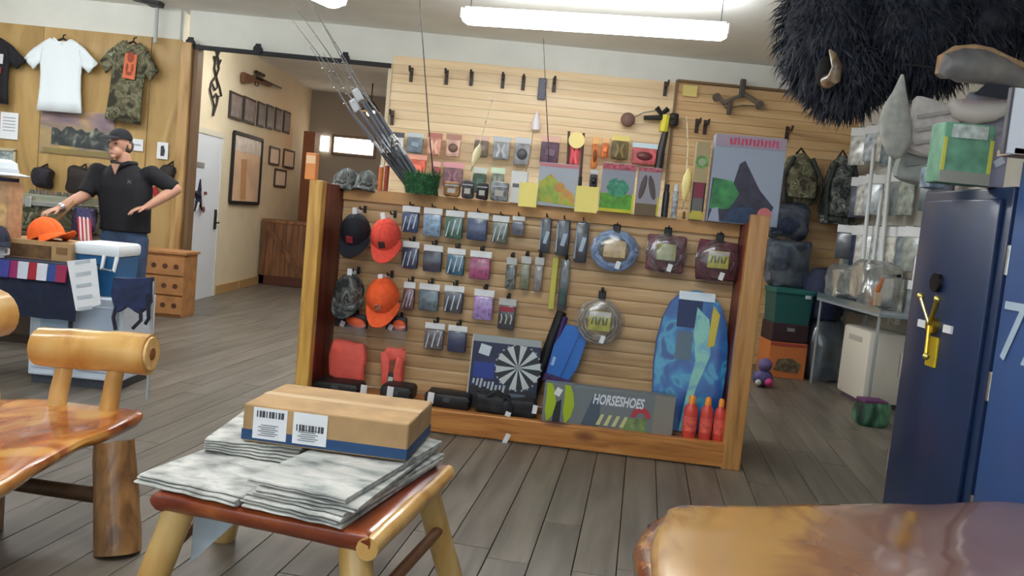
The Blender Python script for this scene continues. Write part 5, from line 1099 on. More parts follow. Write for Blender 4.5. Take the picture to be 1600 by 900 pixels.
# red shopping flag poking out behind his elbow
tag(MB().box((0, 0, 0), (.06, .02, .12), rot=(0, R(-20), 0), bev=.005).build('red_pouch', mat((170, 34, 44), .6), None, False, P(243, 300, 9.46)), 'small red pouch showing behind the man\'s raised arm', 'pouch')

# ================================================================== TABLE AND GOODS AT THE LEFT
TYY = 5.75; TZ = P(60, 412, TYY - .4).z
tb = thing('cloth_covered_table', 'folding table under dark navy cloth with red white and blue trim', 'table', (-3.62, TYY + .05, 0))
tw0, tw1 = -.75, P(118, 430, TYY - .4).x + 3.62
def at_t(px, py, Y): return P(px, py, Y) - Vector((-3.62, TYY + .05, 0))
MB().box(((tw0 + tw1) / 2, 0, TZ - .02), (tw1 - tw0, .8, .03), bev=.004).build('table_top', mat((190, 186, 176), .6), tb)
b = MB(); n = 24
for z0, z1 in ((TZ - .005, TZ - .34),):
    b.loft([[(tw0 + (tw1 - tw0) * k / n, -.41 - .012 * math.sin(k * 1.9) * f, z) for k in range(n + 1)] for z, f in ((TZ + .0, 0), (TZ - .12, .6), (TZ - .24, 1), (TZ - .36, 1.3))], False, False)
    b.loft([[(tw0 + (tw1 - tw0) * k / n, -.406 - .012 * math.sin(k * 1.9) * f, z) for k in range(n + 1)] for z, f in ((TZ + .0, 0), (TZ - .12, .6), (TZ - .24, 1), (TZ - .36, 1.3))], False, False)
b.box(((tw0 + tw1) / 2, 0, TZ), (tw1 - tw0 + .01, .81, .008)); b.build('navy_cloth', mat((26, 34, 58), .85, n=.15), tb, True)
cols = [(170, 40, 56), (222, 226, 236), (50, 78, 150), (160, 44, 84), (226, 214, 222), (176, 44, 62), (206, 216, 232), (60, 68, 150), (150, 40, 100), (206, 214, 228)]
for k in range(30):
    x = tw0 + .02 + k * .062
    if x > tw1 - .05: break
    MB().prism([(x - .034, TZ + .0), (x + .034, TZ + .0), (x + .026, TZ - .11), (x - .038, TZ - .11)], -.425 - .006 * (k % 2), -.415).build('bunting_flag', mat(cols[k % 10], .7), tb)
for x in (tw0 + .06, tw1 - .08):
    for y in (-.33, .33): MB().cyl((x, y, 0), (x, y, TZ - .04), .014, n=8).build('leg', mat((60, 62, 66), .4, .6), tb)
# price sheet hanging from the cloth
k0 = [P(103, 408, TYY - .4), P(148, 404, TYY - .4), P(156, 476, TYY - .4), P(117, 486, TYY - .4)]
c0 = sum(k0, Vector()) / 4
o = thing('hanging_price_sheet', 'long white price sheet hanging off the corner of the navy cloth', 'paper', c0)
MB().loft([[tuple(k0[i] - c0 + Vector((0, .015 - dy, 0))) for i in (0, 1, 2, 3)] for dy in (0, .004)]).build('sheet', PAPER, o)
b = MB()
for k in range(5): b.box((-.02 + .008 * k, .009, .14 - .075 * k), (.1, .002, .022), rot=(0, R(-14), 0))
tag(b.build('faint_writing', mat((186, 196, 206), .7), o), kind='stuff')
# open cardboard tray on the table with hunter-orange cap
lx = P(72, 408, TYY)
o = thing('cardboard_tray', 'low cardboard tray box on the navy table under the orange cap', 'box', (P(74, 400, TYY).x, TYY, TZ + .005))
W_ = (130 - 14) * TYY / F_PX; H_ = P(72, 377, TYY).z - TZ
for y in (-.17, .17): MB().box((0, y, H_ / 2), (W_, .01, H_)).build('long_panel', CARD, o)
for x in (-1, 1): MB().box((x * W_ / 2, 0, H_ / 2), (.01, .34, H_)).build('end_panel', mat((166, 140, 104), .8), o)
MB().box((0, 0, .006), (W_, .34, .01)).build('tray_floor', CARD, o); MB().box((-.02, -.178, H_ * .45), (W_ * .56, .006, H_ * .74)).build('dark_print', mat((104, 76, 48), .8, n=.2, ns=20), o)  # darker brown patch on the tray front
MB().box((W_ * .38, -.178, H_ * .6), (W_ * .14, .006, H_ * .4)).build('print_panel', mat((134, 100, 62), .8), o)
MB().box((0, 0, H_ + .004), (W_, .35, .008)).build('lid_panel', CARD, o)
q = P(76, 366, TYY - .02)
cap('hunter orange cap with upturned brim on the cardboard tray', Vector((q.x, TYY - .04, TZ + H_ + .03)), Euler((R(-22), 0, R(78))), (255, 104, 34), 1.25, None, None)
# little flag on a stick
q = P(137, 385, TYY + .1)
o = thing('small_flag', 'small red and white striped flag on a stick beside the orange cap', 'flag', (q.x - .02, TYY + .1, TZ + H_ * .0 + .005))
fz = P(137, 348, TYY + .1).z - TZ
MB().cyl((.02, 0, 0), (.0, 0, fz + .1), .005, n=6).build('stick', mat((150, 110, 70), .6), o)
for k in range(7):
    b = MB(); b.prism([(-.045 + k * .0135, fz - .13), (-.045 + (k + 1) * .0135, fz - .135), (-.062 + (k + 1) * .0135, fz + .03), (-.062 + k * .0135, fz + .035)], -.004 - .004 * (k % 2), 0); b.build('stripe', mat((176, 60, 74), .8) if k % 2 == 0 else mat((226, 216, 220), .8), o)
MB().prism([(-.065, fz + .03), (.03, fz + .02), (.03, fz + .09), (-.07, fz + .1)], -.006, 0).build('blue_canton', mat((60, 66, 104), .8, n=.2, ns=60), o)
# tall cardboard stand with white hat and dark cap, at the very left
o = thing('cardboard_stand', 'tall tan cardboard stand cut off at the left edge', 'stand', (P(-4, 390, 5.6).x, 5.62, TZ + .004))
sz_ = P(5, 284, 5.6).z - TZ
MB().box((0, 0, sz_ / 2), (.2, .16, sz_), bev=.006).build('stand_body', mat((178, 140, 104), .8, n=.1), o); MB().box((0, -.082, sz_ * .55), (.18, .004, sz_ * .3)).build('stand_print', mat((196, 158, 110), .8, n=.15), o); MB().box((0, 0, sz_ + .01), (.16, .12, .03)).build('stand_top', mat((56, 58, 90), .7), o)
q = P(4, 266, 5.6)
o = thing('white_brimmed_hat', 'white brimmed hat on top of the cardboard stand', 'hat', (q.x - .03, 5.62, TZ + sz_ + .03))
MB().lathe([(.001, 0), (.175, .012), (.18, .02), (.11, .035), (.1, .1), (.06, .12), (.001, .112)], 24).build('hat_body', mat((226, 232, 236), .7), o, True); MB().lathe([(.112, .036), (.114, .04), (.108, .06), (.104, .06)], 24).build('hat_band', mat((190, 196, 204), .7), o, True)
q = P(2, 362, 5.5)
cap('dark blue cap in front of the cardboard stand at the left edge', Vector((q.x, 5.46, TZ + .11)), Euler((0, 0, R(30))), (36, 40, 58), .9, None, None)
o = thing('white_mug', 'white mug under the dark blue cap at the left edge', 'mug', (q.x, 5.45, TZ + .005))
MB().lathe([(.001, 0), (.05, 0), (.055, .09), (.048, .09), (.044, .01), (.001, .01)], 18).build('mug_body', mat((220, 226, 232), .4), o, True); MB().tube([(.05, 0, .075), (.085, 0, .06), (.085, 0, .03), (.05, 0, .02)], .008, 8).build('mug_handle', mat((220, 226, 232), .4), o, True)
# camouflage display case behind (on a counter)
DY = 6.75; dzt = P(70, 300, DY).z
cx0, cx1 = P(18, 330, DY).x, P(122, 330, DY).x
ck = thing('shop_counter', 'long brown shop counter behind the navy table', 'counter', (-4.1, 7.05, 0))
MB().box((0, 0, .45), (1.4, .5, .9), bev=.006).build('counter_body', mat((70, 56, 46), .6, n=.1), ck); MB().box((0, 0, .915), (1.46, .56, .03), bev=.005).build('counter_top', mat((96, 78, 62), .5), ck)
for k in range(3): MB().box((-.46 + k * .46, -.255, .45), (.42, .012, .76), bev=.004).build('door_panel', mat((84, 68, 54), .6), ck)
o = thing('camouflage_case', 'large camouflage case with clear lid on the counter beside the man', 'case', ((cx0 + cx1) / 2, 7.0, .931))
W_ = cx1 - cx0; H_ = dzt - .931
b = MB().box((0, 0, H_ * .36), (W_, .36, H_ * .72), bev=.02); b.sub(2); b.jit(.006, 9, 1); b.build('case_body', CAMO, o, True)
MB().box((0, 0, H_ * .82), (W_ * .98, .35, H_ * .2), bev=.015).build('clear_lid', clear_mat((190, 206, 196), .5, 'lid'), o)
MB().box((0, -.19, H_ * .7), (W_ * .8, .02, .04), bev=.005).build('grey_strip', mat((150, 152, 146), .5), o)
for x in (-.3, .3): MB().box((x * W_, -.2, H_ * .72), (.05, .02, .09), bev=.006).build('latch', CHROME, o)
for k in range(9): MB().cyl((-.42 * W_ + k * .105 * W_, -.05, H_ * .92), (-.42 * W_ + k * .105 * W_, -.05, H_ * 1.02), .025, .015, 8).build('small_bottle', mat((70 + 12 * (k % 4), 80, 76), .5), o)
tag(MB().box((0, 0, 0), (.035, .02, .3), rot=(0, R(42), 0), bev=.004).build('tan_stick', mat((176, 136, 94), .6), None, False, P(97, 335, 6.6)), 'tan wooden stick leaning on the camouflage case', 'stick')
tag(crumple(.16, .2, .1, 4, .03).build('dark_fabric_bundle', mat((70, 58, 84), .8, n=.5, ns=14), None, True, P(131, 345, 6.75)), 'dark violet patterned bundle beside the flag', 'fabric bundle')
# white cooler / cabinet with blue cooler on top
o = thing('white_storage_box', 'large white storage box on the floor under the blue cooler', 'storage box', (P(143, 540, 5.75).x, 5.78, 0))
W_ = (216 - 70) * 5.6 / F_PX; H_ = P(150, 466, 5.52).z
MB().box((0, 0, .06 + (H_ - .06) / 2), (W_, .5, H_ - .06), bev=.012).build('box_body', mat((206, 218, 232), .5), o)
MB().box((0, 0, .03), (W_ * .94, .46, .06)).build('plinth', mat((60, 64, 72), .6), o)
MB().box((-W_ * .24, -.256, H_ * .55), (W_ * .42, .012, H_ * .72), bev=.005).build('front_panel', mat((216, 226, 238), .5), o)
MB().box((W_ * .24, -.256, H_ * .55), (W_ * .42, .012, H_ * .72), bev=.005).build('front_panel', mat((190, 206, 226), .5), o)
MB().box((-W_ * .22, -.264, H_ * .66), (W_ * .3, .004, H_ * .2)).build('blue_label', mat((170, 196, 222), .5), o)
MB().cyl((-.02, -.26, H_ * .84), (-.02, -.28, H_ * .84), .022, n=14).build('knob', mat((40, 44, 56), .5), o)
hx = o.location.x
o = thing('blue_cooler', 'blue cooler with white lid and white handle behind the price sheet', 'cooler', (P(163, 450, 5.75).x, 5.78, H_ + .001))
H2 = P(160, 378, 5.7).z - H_; W2 = .29
MB().loft([[(x * f, y * f, z) for x, y in ((-W2 / 2, -.15), (W2 / 2, -.15), (W2 / 2, .15), (-W2 / 2, .15))] for z, f in ((0, .9), (.01, .92), (H2 * .74, 1))]).build('cooler_body', mat((34, 96, 146), .45), o)
MB().box((0, 0, H2 * .86), (W2 * 1.1, .34, H2 * .24), bev=.025).build('lid', mat((228, 234, 238), .5), o, True)
b = MB(); b.tube([(W2 * .18, -.16, H2 * .76), (W2 * .18, -.185, H2 * .52), (W2 * .46, -.185, H2 * .5), (W2 * .48, -.16, H2 * .76)], .014, 8); b.build('handle', WHITE, o, True)
# navy folded bag with straps in front of the boxes
q = P(206, 470, 5.38)
o = thing('navy_folded_chair_bag', 'folded navy nylon chair with dangling straps leaning on the white box', 'folding chair', (q.x, 5.4, 0))
zt_ = P(206, 432, 5.4).z; zb_ = P(206, 512, 5.4).z
b = MB(); b.prism([(-.13, zt_ - .02), (.11, zt_), (.12, zt_ - .16), (.06, zt_ - .24), (-.03, zt_ - .2), (-.1, zt_ - .24), (-.14, zt_ - .12)], -.02, .03); b.sub(2); b.jit(.014, 12, 2); b.build('nylon_seat', mat((34, 46, 82), .7, n=.2), o, True)
for pts in ([(-.1, -.02, zt_ - .2), (-.11, -.03, zb_ + .06), (-.09, -.03, zb_ - .02)], [(.06, -.02, zt_ - .2), (.07, -.03, zb_ + .06), (.02, -.03, zb_)], [(.1, -.02, zt_ - .1), (.12, -.03, zt_ - .26), (.1, -.03, zt_ - .3)]): MB().tube(pts, .012, 6).build('strap', mat((30, 36, 56), .7), o, True)
for x in (-.12, .13): MB().cyl((x, 0, 0), (x * .9, .02, zt_ - .02), .011, n=8).build('frame_tube', mat((196, 202, 208), .35, .6), o)

# ================================================================== RIGHT SIDE OF THE SHOP
# ---- two gun safes whose fronts face the aisle (-x)
SX = 2.0
def safe(label, y0, y1, h, m, d_=.55):
    o = thing('gun_safe', label, 'safe', (SX, (y0 + y1) / 2, 0)); W_ = y1 - y0
    MB().box((d_ / 2, 0, .05 + (h - .05) / 2), (d_, W_, h - .05), bev=.012).build('safe_body', m, o, True)
    MB().box((d_ / 2, 0, .025), (d_ * .9, W_ * .9, .05)).build('base', BLACK, o)
    MB().box((-.012, 0, h * .5 + .02), (.024, W_ - .1, h - .14), bev=.008).build('door', m, o, True); dr2 = [c_ for c_ in o.children if c_.name.startswith('door')][0]
    for z in (.22, .5, .78):
        MB().cyl((-.012, W_ / 2 - .03, h * z - .06), (-.012, W_ / 2 - .03, h * z + .06), .012, n=10).build('hinge', CHROME, dr2, True)
    return o
NAVY = mat((30, 50, 86), .34, n=.06, ns=3, coat=.2)
NAVY2 = mat((52, 88, 146), .36, n=.05, ns=3, coat=.25)
y_far = Xp(1412, 540, SX).y
y_mid = Xp(1552, 540, SX).y
h_a = Xp(1440, 300, SX).z; h_b = Xp(1575, 252, SX).z
s1 = safe('dark navy gun safe with brass three spoke handle', y_mid + .01, y_far, h_a, NAVY)
s2 = safe('lighter blue safe with white numeral at the right edge', 2.35, y_mid - .01, h_b, NAVY2)
q = Xp(1452, 508, SX - .05) - s1.location
hd = MB(); hd.cyl((-.05, q.y, q.z), (0, q.y, q.z), .04, n=18); hd.build('handle_hub', mat((190, 160, 60), .3, .9), s1, True)
for k, a in enumerate((100, 30, -20 - 200)):
    a = R([58, 122, 250][k]); e = Vector((-.07, q.y + math.cos(a) * .15, q.z + math.sin(a) * .15))
    MB().cyl((-.05, q.y, q.z), e, .009, .012, 10).build('handle_spoke', mat((206, 176, 70) if k else (200, 190, 150), .3, .9), s1, True); MB().sph(e, .017).build('handle_knob', mat((226, 206, 120), .25, .9), s1, True)
MB().box((-.03, q.y - .02, q.z - .12), (.012, .09, .14), bev=.003).build('brass_plate', mat((226, 196, 50), .35, .4), s1)
MB().box((-.03, q.y + .1, q.z - .005), (.01, .09, .035)).build('white_sticker', WHITE, s1); MB().box((-.03, q.y - .13, q.z), (.01, .07, .035)).build('white_sticker', WHITE, s1)
MB().cyl((-.045, q.y + .02, q.z + .2), (0, q.y + .02, q.z + .2), .045, n=20).build('dial', mat((60, 60, 66), .3, .8), s1, True)
q = Xp(1579, 524, SX - .03) - s2.location
text('numeral', '7', .34, mat((176, 196, 214), .5), s2, (-.028, q.y, q.z), (R(90), 0, R(-90)), .001, .0, 1.0)
text('letter', 'A', .34, mat((176, 196, 214), .5), s2, (-.028, q.y - .2, q.z), (R(90), 0, R(-90)), .001, .0, 1.0)
# ---- goods on the safes
SYB = 3.28; a = P(1573, 195, SYB)
zt_ = P(1590, 138, SYB).z - h_b
o = thing('white_sign_board', 'blank white sign board standing on the lighter blue safe', 'sign', (a.x, SYB, h_b + .001))
MB().box((.24, 0, zt_ / 2), (.48, .02, zt_), bev=.004).build('board', mat((236, 240, 248), .6), o); MB().box((.24, .05, .012), (.4, .12, .024)).build('board_foot', mat((190, 170, 150), .6), o); MB().box((0, 0, zt_ / 2), (.012, .024, zt_), bev=.002).build('dark_edge', mat((90, 88, 96), .5), o)
def on_safe(name, label, cat, x0, y0, x1, Y, m, d_=.12):
    a, c = P(x0, y0, Y), P(x1, y0, Y); w_ = (c.x - a.x) * .94; h_ = P((x0 + x1) / 2, y0, Y).z - h_a
    o = thing(name, label, cat, ((a.x + c.x) / 2, Y, h_a + .001)); b = MB().box((0, 0, h_ / 2), (w_, d_, h_), bev=.006); b.build('box_body', m, o); return o, w_, h_, -d_ / 2
o, w_, h_, f = on_safe('green_yellow_box', 'green box with yellow edges standing on the navy safe', 'box', 1464, 196, 1548, 3.62, mat((104, 156, 128), .5, n=.15, ns=14))
for sx in (-1, 1): MB().box((sx * w_ * .46, f - .002, h_ * .45), (w_ * .07, .004, h_ * .6)).build('yellow_edge', mat((206, 204, 84), .5), o)
MB().box((0, f - .002, h_ * .86), (w_ * .7, .004, h_ * .22)).build('pale_top', mat((176, 186, 182), .5, n=.2, ns=30), o); MB().box((0, f - .003, h_ * .1), (w_, .004, h_ * .2)).build('grey_base', mat((150, 150, 140), .5), o)
o, w_, h_, f = on_safe('grey_pouch', 'crumpled grey blue pouch on the far corner of the navy safe', 'pouch', 1446, 262, 1474, 3.95, mat((120, 136, 152), .5, n=.3, ns=20), .1); MB().box((0, f - .003, h_ * .5), (w_ * .4, .004, h_ * .4)).build('label', WHITE, o)
o, w_, h_, f = on_safe('lilac_packet', 'pale lilac packet between green box and white sign board', 'packet', 1543, 216, 1572, 3.62, mat((158, 156, 176), .5), .08); MB().box((0, f - .003, h_ * .5), (w_ * .6, .003, .03), rot=(0, R(-35), 0)).build('pale_print', mat((206, 212, 226), .5), o)
# ---- goods hanging on the right wall, seen edge-on
WX = XR - .02
tones = [((206, 208, 200), 'off-white'), ((120, 132, 138), 'grey'), ((60, 66, 80), 'charcoal'), ((186, 196, 204), 'pale blue'), ((150, 158, 150), 'sage grey'), ((46, 56, 84), 'navy'), ((214, 210, 196), 'cream'), ((96, 112, 118), 'slate')]
rows = ((2.72, 'top'), (2.2, 'second'), (1.68, 'third'), (1.2, 'lowest'))
for r_, (z, rn) in enumerate(rows):
    for k, y in enumerate((9.0, 8.75, 8.5, 8.25, 8.0, 7.72, 7.44, 7.16)):
        c, wd = tones[(k * 3 + r_ * 5) % 8]; rr = random.Random(k * 9 + r_)
        off = .1 + .1 * rr.random()
        o = bagged('hanging_wall_pack', '%s long pack, %s from the corner in the %s row on the right wall' % (wd, ordn(k), rn), 'wall pack', 'packs hanging on the right wall', (WX - off, y, z), R(-90 + rr.uniform(0, 55)), .2, .36 + .1 * rr.random(), mat(c, .5, n=.25, ns=16), .035, bag=(k % 2 == 0))
        MB().cyl((0, off + .0, .004), (0, -.05, .004), .006, n=6).build('hook', GREYM, o)
for i, (a, c, Y) in enumerate((((1366, 228), (1344, 452), 8.3), ((1378, 300), (1358, 460), 8.15), ((1386, 310), (1368, 462), 8.0), ((1394, 222), (1372, 470), 7.85))):
    p, e = P(*a, Y), P(*c, Y); zb_ = e.z
    o = thing('white_pole', '%s white pole from the corner, standing before the right wall packs' % ordn(i), 'pole', (e.x, e.y, .9), 0, 'white poles at the right wall')
    MB().cyl((0, 0, 0), (p.x - e.x, 0, p.z - .9), .022, .018, 12).build('pole_shaft', mat((222, 226, 226), .35), o, True); MB().sph((p.x - e.x, 0, p.z - .9), .024).build('pole_tip', mat((200, 204, 206), .35), o, True)
# shelf that carries the poles, clear bins and tools
o = thing('wall_shelf', 'low grey shelf along the right wall under the white poles', 'shelf', (3.45, 7.9, 0))
MB().box((0, 0, .885), (.56, 1.5, .03), bev=.004).build('shelf_board', mat((150, 160, 168), .5), o)
for y in (-.7, .7):
    for x in (-.25, .25): MB().cyl((x, y, 0), (x, y, .87), .014, n=8).build('leg', mat((170, 176, 180), .4, .6), o)
MB().box((-.275, 0, .92), (.012, 1.5, .06)).build('shelf_lip', clear_mat((200, 212, 220), .5, 'lip'), o)
for i, (y, dz_, m_, lb) in enumerate(((8.4, .16, HAZY, 'clear crumpled plastic bag on the far end of the grey shelf'), (7.75, .2, HAZY, 'clear crumpled plastic bag on the near end of the grey shelf'))):
    b = MB().box((0, 0, dz_), (.34, .36, dz_ * 2), bev=.06); b.sub(3); b.jit(.05, 9, i); tag(b.build('clear_plastic_bag', m_, None, True, (3.36, y, .93)), lb, 'plastic bag', 'clear bags on the shelf')
o = thing('orange_tool', 'orange handled tool lying on the grey shelf', 'tool', (P(1366, 470, 7.6).x, 7.6, .9))
MB().tube([(-.03, 0, .04), (0, 0, .16), (.05, 0, .3)], [.03, .035, .03], 10).build('orange_handle', mat((206, 118, 58), .5), o, True); MB().tube([(.05, 0, .3), (.2, -.02, .33)], .016, 8).build('dark_bar', BLACK, o); MB().box((.01, -.04, .1), (.06, .02, .12)).build('tan_tag', mat((214, 190, 160), .6), o)
o = thing('white_bin', 'plain white box bin standing under the grey shelf', 'bin', (3.47, 7.85, .0))
MB().box((0, 0, .37), (.36, .62, .66), bev=.03).build('bin_body', mat((222, 218, 206), .5), o, True); MB().box((0, 0, .02), (.3, .5, .04)).build('bin_base', mat((90, 70, 90), .6), o); MB().box((-.182, 0, .6), (.004, .3, .05)).build('grip_slot', mat((190, 186, 176), .5), o)
q = Zp(1366, 668, 0)
o = thing('dark_green_bag', 'small dark green bag with violet rim on the floor by the navy safe', 'bag', (q.x, q.y + .1, 0)); b = MB().box((0, 0, .1), (.24, .24, .2), bev=.04); b.sub(2); b.jit(.025, 9, 3); b.build('bag_body', ramp_mat([(.35, (24, 34, 34)), (.5, (40, 84, 62)), (.65, (96, 150, 116))], (1, 1, .4), 8, 2, .5, .6), o, True); MB().box((0, 0, .2), (.2, .18, .03), bev=.01).build('violet_rim', mat((96, 44, 96), .6), o)
# pale pointed bag
q = P(1402, 185, 5.1)
o = thing('pale_pointed_bag', 'pale pointed cloth bag hanging above the white poles', 'bag', q)
b = MB(); b.loft([ell(.0, 0, .25, .012, .012), ell(-.005, 0, .16, .045, .03), ell(-.01, 0, .06, .08, .045), ell(.0, 0, -.04, .1, .05), ell(.01, 0, -.14, .085, .045), ell(.015, 0, -.22, .045, .03), ell(.015, 0, -.25, .015, .012)]); b.jit(.02, 8, 2); b.build('bag_body', mat((176, 178, 172), .7, n=.08), o, True); MB().cyl((0, 0, .32), (XR - q.x, 0, .32), .005, n=6).build('wall_arm', mat((44, 44, 50), .6), o)
for i, (px, py, Y, c, lb, w_, h_) in enumerate(((1455, 200, 5.15, (206, 200, 196), 'striped off-white cushion on the tall stand behind the safe', .3, .34), (1432, 235, 5.25, (170, 176, 174), 'pale grey folded cloth hanging behind the navy safe', .2, .4), (1550, 190, 5.2, (160, 160, 172), 'grey lilac cloth hanging above the lighter safe', .4, .3))):
    q = P(px, py, Y); o = thing('hanging_cloth', lb, 'cloth', q)
    b = MB().box((0, 0, 0), (w_, .1, h_), rot=(0, R(10), 0), bev=.04); b.sub(2); b.jit(.025, 7, i); b.build('cloth_body', mat(c, .8, n=.06), o, True)
    MB().cyl((0, 0, h_ * .4), (XR - q.x, 0, h_ * .4), .005, n=6).build('wall_arm', mat((44, 44, 50), .6), o)
    for k in range(3): MB().box((0, -.056, -.08 + k * .08), (w_ * .8, .01, .02), rot=(0, R(-14), 0)).build('stripe', mat([v * .88 for v in c], .8), o)
# ---- corner stock: packs, totes, boxes
for i, (x0, y0, x1, y1, m, lb) in enumerate(((1214, 240, 1280, 318, CAMO, 'green brown camouflage backpack hanging beside the large picture box'), (1282, 246, 1338, 350, CAMOG, 'grey camouflage backpack hanging near the wall corner'))):
    Y = YB - .25; a = P((x0 + x1) / 2, (y0 + y1) / 2, Y); s = Y / F_PX; w_, h_ = (x1 - x0) * s, (y1 - y0) * s
    o = thing('camouflage_backpack', lb, 'backpack', a, 0, 'camouflage backpacks on the slat wall')
    b = MB().loft([ell(0, 0, -h_ * .5, w_ * .42, .12), ell(0, -.02, -h_ * .3, w_ * .48, .16), ell(0, -.02, h_ * .1, w_ * .44, .14), ell(0, 0, h_ * .38, w_ * .3, .1), ell(0, 0, h_ * .5, w_ * .1, .05)]); b.sub(1); b.jit(.03, 7, i); b.build('pack_body', m, o, True)
    b = MB().box((0, -.17, -h_ * .22), (w_ * .6, .1, h_ * .34), bev=.03); b.sub(1); b.jit(.015, 9, i); b.build('front_pocket', m, o, True)
    for sx in (-1, 1): MB().tube([(sx * .1, -.1, h_ * .4), (sx * w_ * .44, -.14, h_ * .0), (sx * w_ * .36, -.14, -h_ * .46)], .022, 8).build('strap', mat((52, 56, 52), .8), o, True)
    MB().tube([(-.05, 0, h_ * .48), (0, .02, h_ * .6), (.05, 0, h_ * .48)], .014, 6).build('hang_loop', BLACK, o, True)
for i, (x0, y0, x1, y1, m, lb) in enumerate(((1198, 318, 1262, 372, mat((34, 44, 66), .6, n=.3), 'dark navy bag hanging under the green brown backpack'), (1196, 374, 1262, 450, mat((58, 66, 78), .5, n=.5, ns=9), 'dark shiny bag of gear hanging above the teal tote'))):
    Y = YB - .3; a = P((x0 + x1) / 2, (y0 + y1) / 2, Y); s = Y / F_PX; w_, h_ = (x1 - x0) * s, (y1 - y0) * s
    o = thing('hanging_gear_bag', lb, 'bag', a); b = MB().box((0, 0, 0), (w_, .25, h_), bev=.08); b.sub(3); b.jit(.05, 6, i + 4); b.build('bag_body', m, o, True)
    b = MB().box((0, 0, 0), (w_ * 1.02, .27, h_ * 1.02), bev=.08); b.sub(3); b.jit(.06, 7, i + 6); b.build('clear_wrap', CLEAR, o, True); MB().cyl((0, 0, h_ * .4), (0, .2, h_ * .62), .008, n=6).build('hook', BLACK, o)
q0 = Zp(1222, 588, 0)
ox, oy = P(1223, 560, 8.9).x, 8.95
o = thing('orange_printed_box', 'orange printed carton on the floor under the teal tote', 'carton', (ox, oy, 0))
w_ = 58 * 8.9 / F_PX; MB().box((0, 0, .19), (w_, .4, .38), bev=.006).build('carton_body', mat((204, 118, 62), .6), o); MB().prism([(-.14, .08), (.12, .06), (.15, .16), (.05, .22), (-.1, .2)], -.204, -.2).build('animal_print', mat((96, 82, 62), .6, n=.4, ns=20), o); MB().box((0, -.203, .36), (w_ * .98, .004, .03)).build('red_band', mat((170, 66, 60), .6), o)
o = thing('maroon_case', 'dark maroon case between the orange carton and the teal tote', 'case', (ox, oy, .381)); MB().box((0, 0, .1), (w_, .38, .2), bev=.015).build('case_body', mat((52, 30, 38), .6), o); MB().box((0, -.195, .14), (.08, .02, .04), bev=.004).build('latch', GREYM, o)
o = thing('teal_tote', 'teal plastic tote stacked on the maroon case', 'tote', (ox, oy, .582)); MB().loft([[(x * f, y * f, z) for x, y in ((-w_ / 2, -.19), (w_ / 2, -.19), (w_ / 2, .19), (-w_ / 2, .19))] for z, f in ((0, .92), (.32, 1))]).build('tote_body', mat((22, 84, 82), .5), o); MB().box((0, 0, .34), (w_ * 1.06, .42, .05), bev=.012).build('tote_lid', mat((26, 96, 92), .5), o); MB().box((w_ * .35, -.2, .3), (.06, .01, .04)).build('label', mat((180, 196, 200), .5), o)
q = Zp(1284, 596, 0); 
o = thing('bag_of_decoys', 'dark clear wrapped bag on the floor under the navy sleeping bag', 'bag', (P(1284, 560, 8.95).x, 8.95, 0)); b = MB().loft([ell(0, 0, 0.01, .2, .2), ell(0, 0, .2, .24, .22), ell(0, 0, .5, .23, .2), ell(0, 0, .66, .16, .14)]); b.sub(1); b.jit(.04, 7, 1); b.build('dark_contents', mat((40, 52, 66), .5, n=.5, ns=9), o, True); b = MB().loft([ell(0, 0, 0.005, .22, .22), ell(0, 0, .2, .265, .24), ell(0, 0, .5, .25, .22), ell(0, 0, .68, .16, .14)]); b.sub(1); b.jit(.04, 7, 1); b.build('clear_wrap', clear_mat((220, 228, 232), .2, 'wrap'), o, True)
o = thing('navy_sleeping_bag', 'rolled navy sleeping bag standing on the clear wrapped bag', 'sleeping bag', (P(1286, 470, 8.95).x, 8.95, .66)); b = MB().loft([ell(0, 0, 0, .18, .17), ell(0, 0, .06, .22, .2), ell(0, 0, .4, .22, .2), ell(0, 0, .52, .15, .14), ell(0, 0, .55, .05, .05)]); b.jit(.02, 8, 3); b.build('bag_roll', mat((26, 36, 66), .7, n=.12), o, True); MB().loft([ell(0, 0, .2, .226, .206), ell(0, 0, .23, .226, .206)], False).build('strap', BLACK, o, True)
o = thing('white_upright_panel', 'narrow white panel standing in the wall corner behind the sleeping bag', 'panel', (P(1322, 420, 9.3).x, 9.3, 0)); MB().box((0, 0, .7), (.16, .03, 1.4), bev=.006).build('panel', mat((206, 212, 206), .6), o); MB().box((0, -.018, 1.3), (.1, .006, .08)).build('label', mat((150, 160, 160), .6), o)
q = Zp(1193, 606, 0)
o = thing('purple_toy', 'small purple and pink toy on the floor behind the right post', 'toy', (q.x, q.y + .06, 0)); MB().sph((0, 0, .09), (.1, .08, .09)).build('toy_body', mat((84, 78, 128), .6, n=.2), o, True); MB().sph((0, -.02, .22), (.07, .06, .07)).build('toy_head', mat((104, 92, 140), .6), o, True); MB().sph((.04, -.07, .06), (.04, .03, .04)).build('pink_foot', mat((210, 60, 130), .6), o, True); MB().sph((-.06, -.07, .05), (.03, .03, .03)).build('white_foot', mat((190, 196, 176), .6), o, True)
# light switch near the corner
tag(MB().box((0, 0, 0), (.1, .02, .12), bev=.01).build('switch_plate', WHITE, None, False, P(1346, 247, 9.42)), 'small white plate on the slats at the wall corner', 'switch plate')

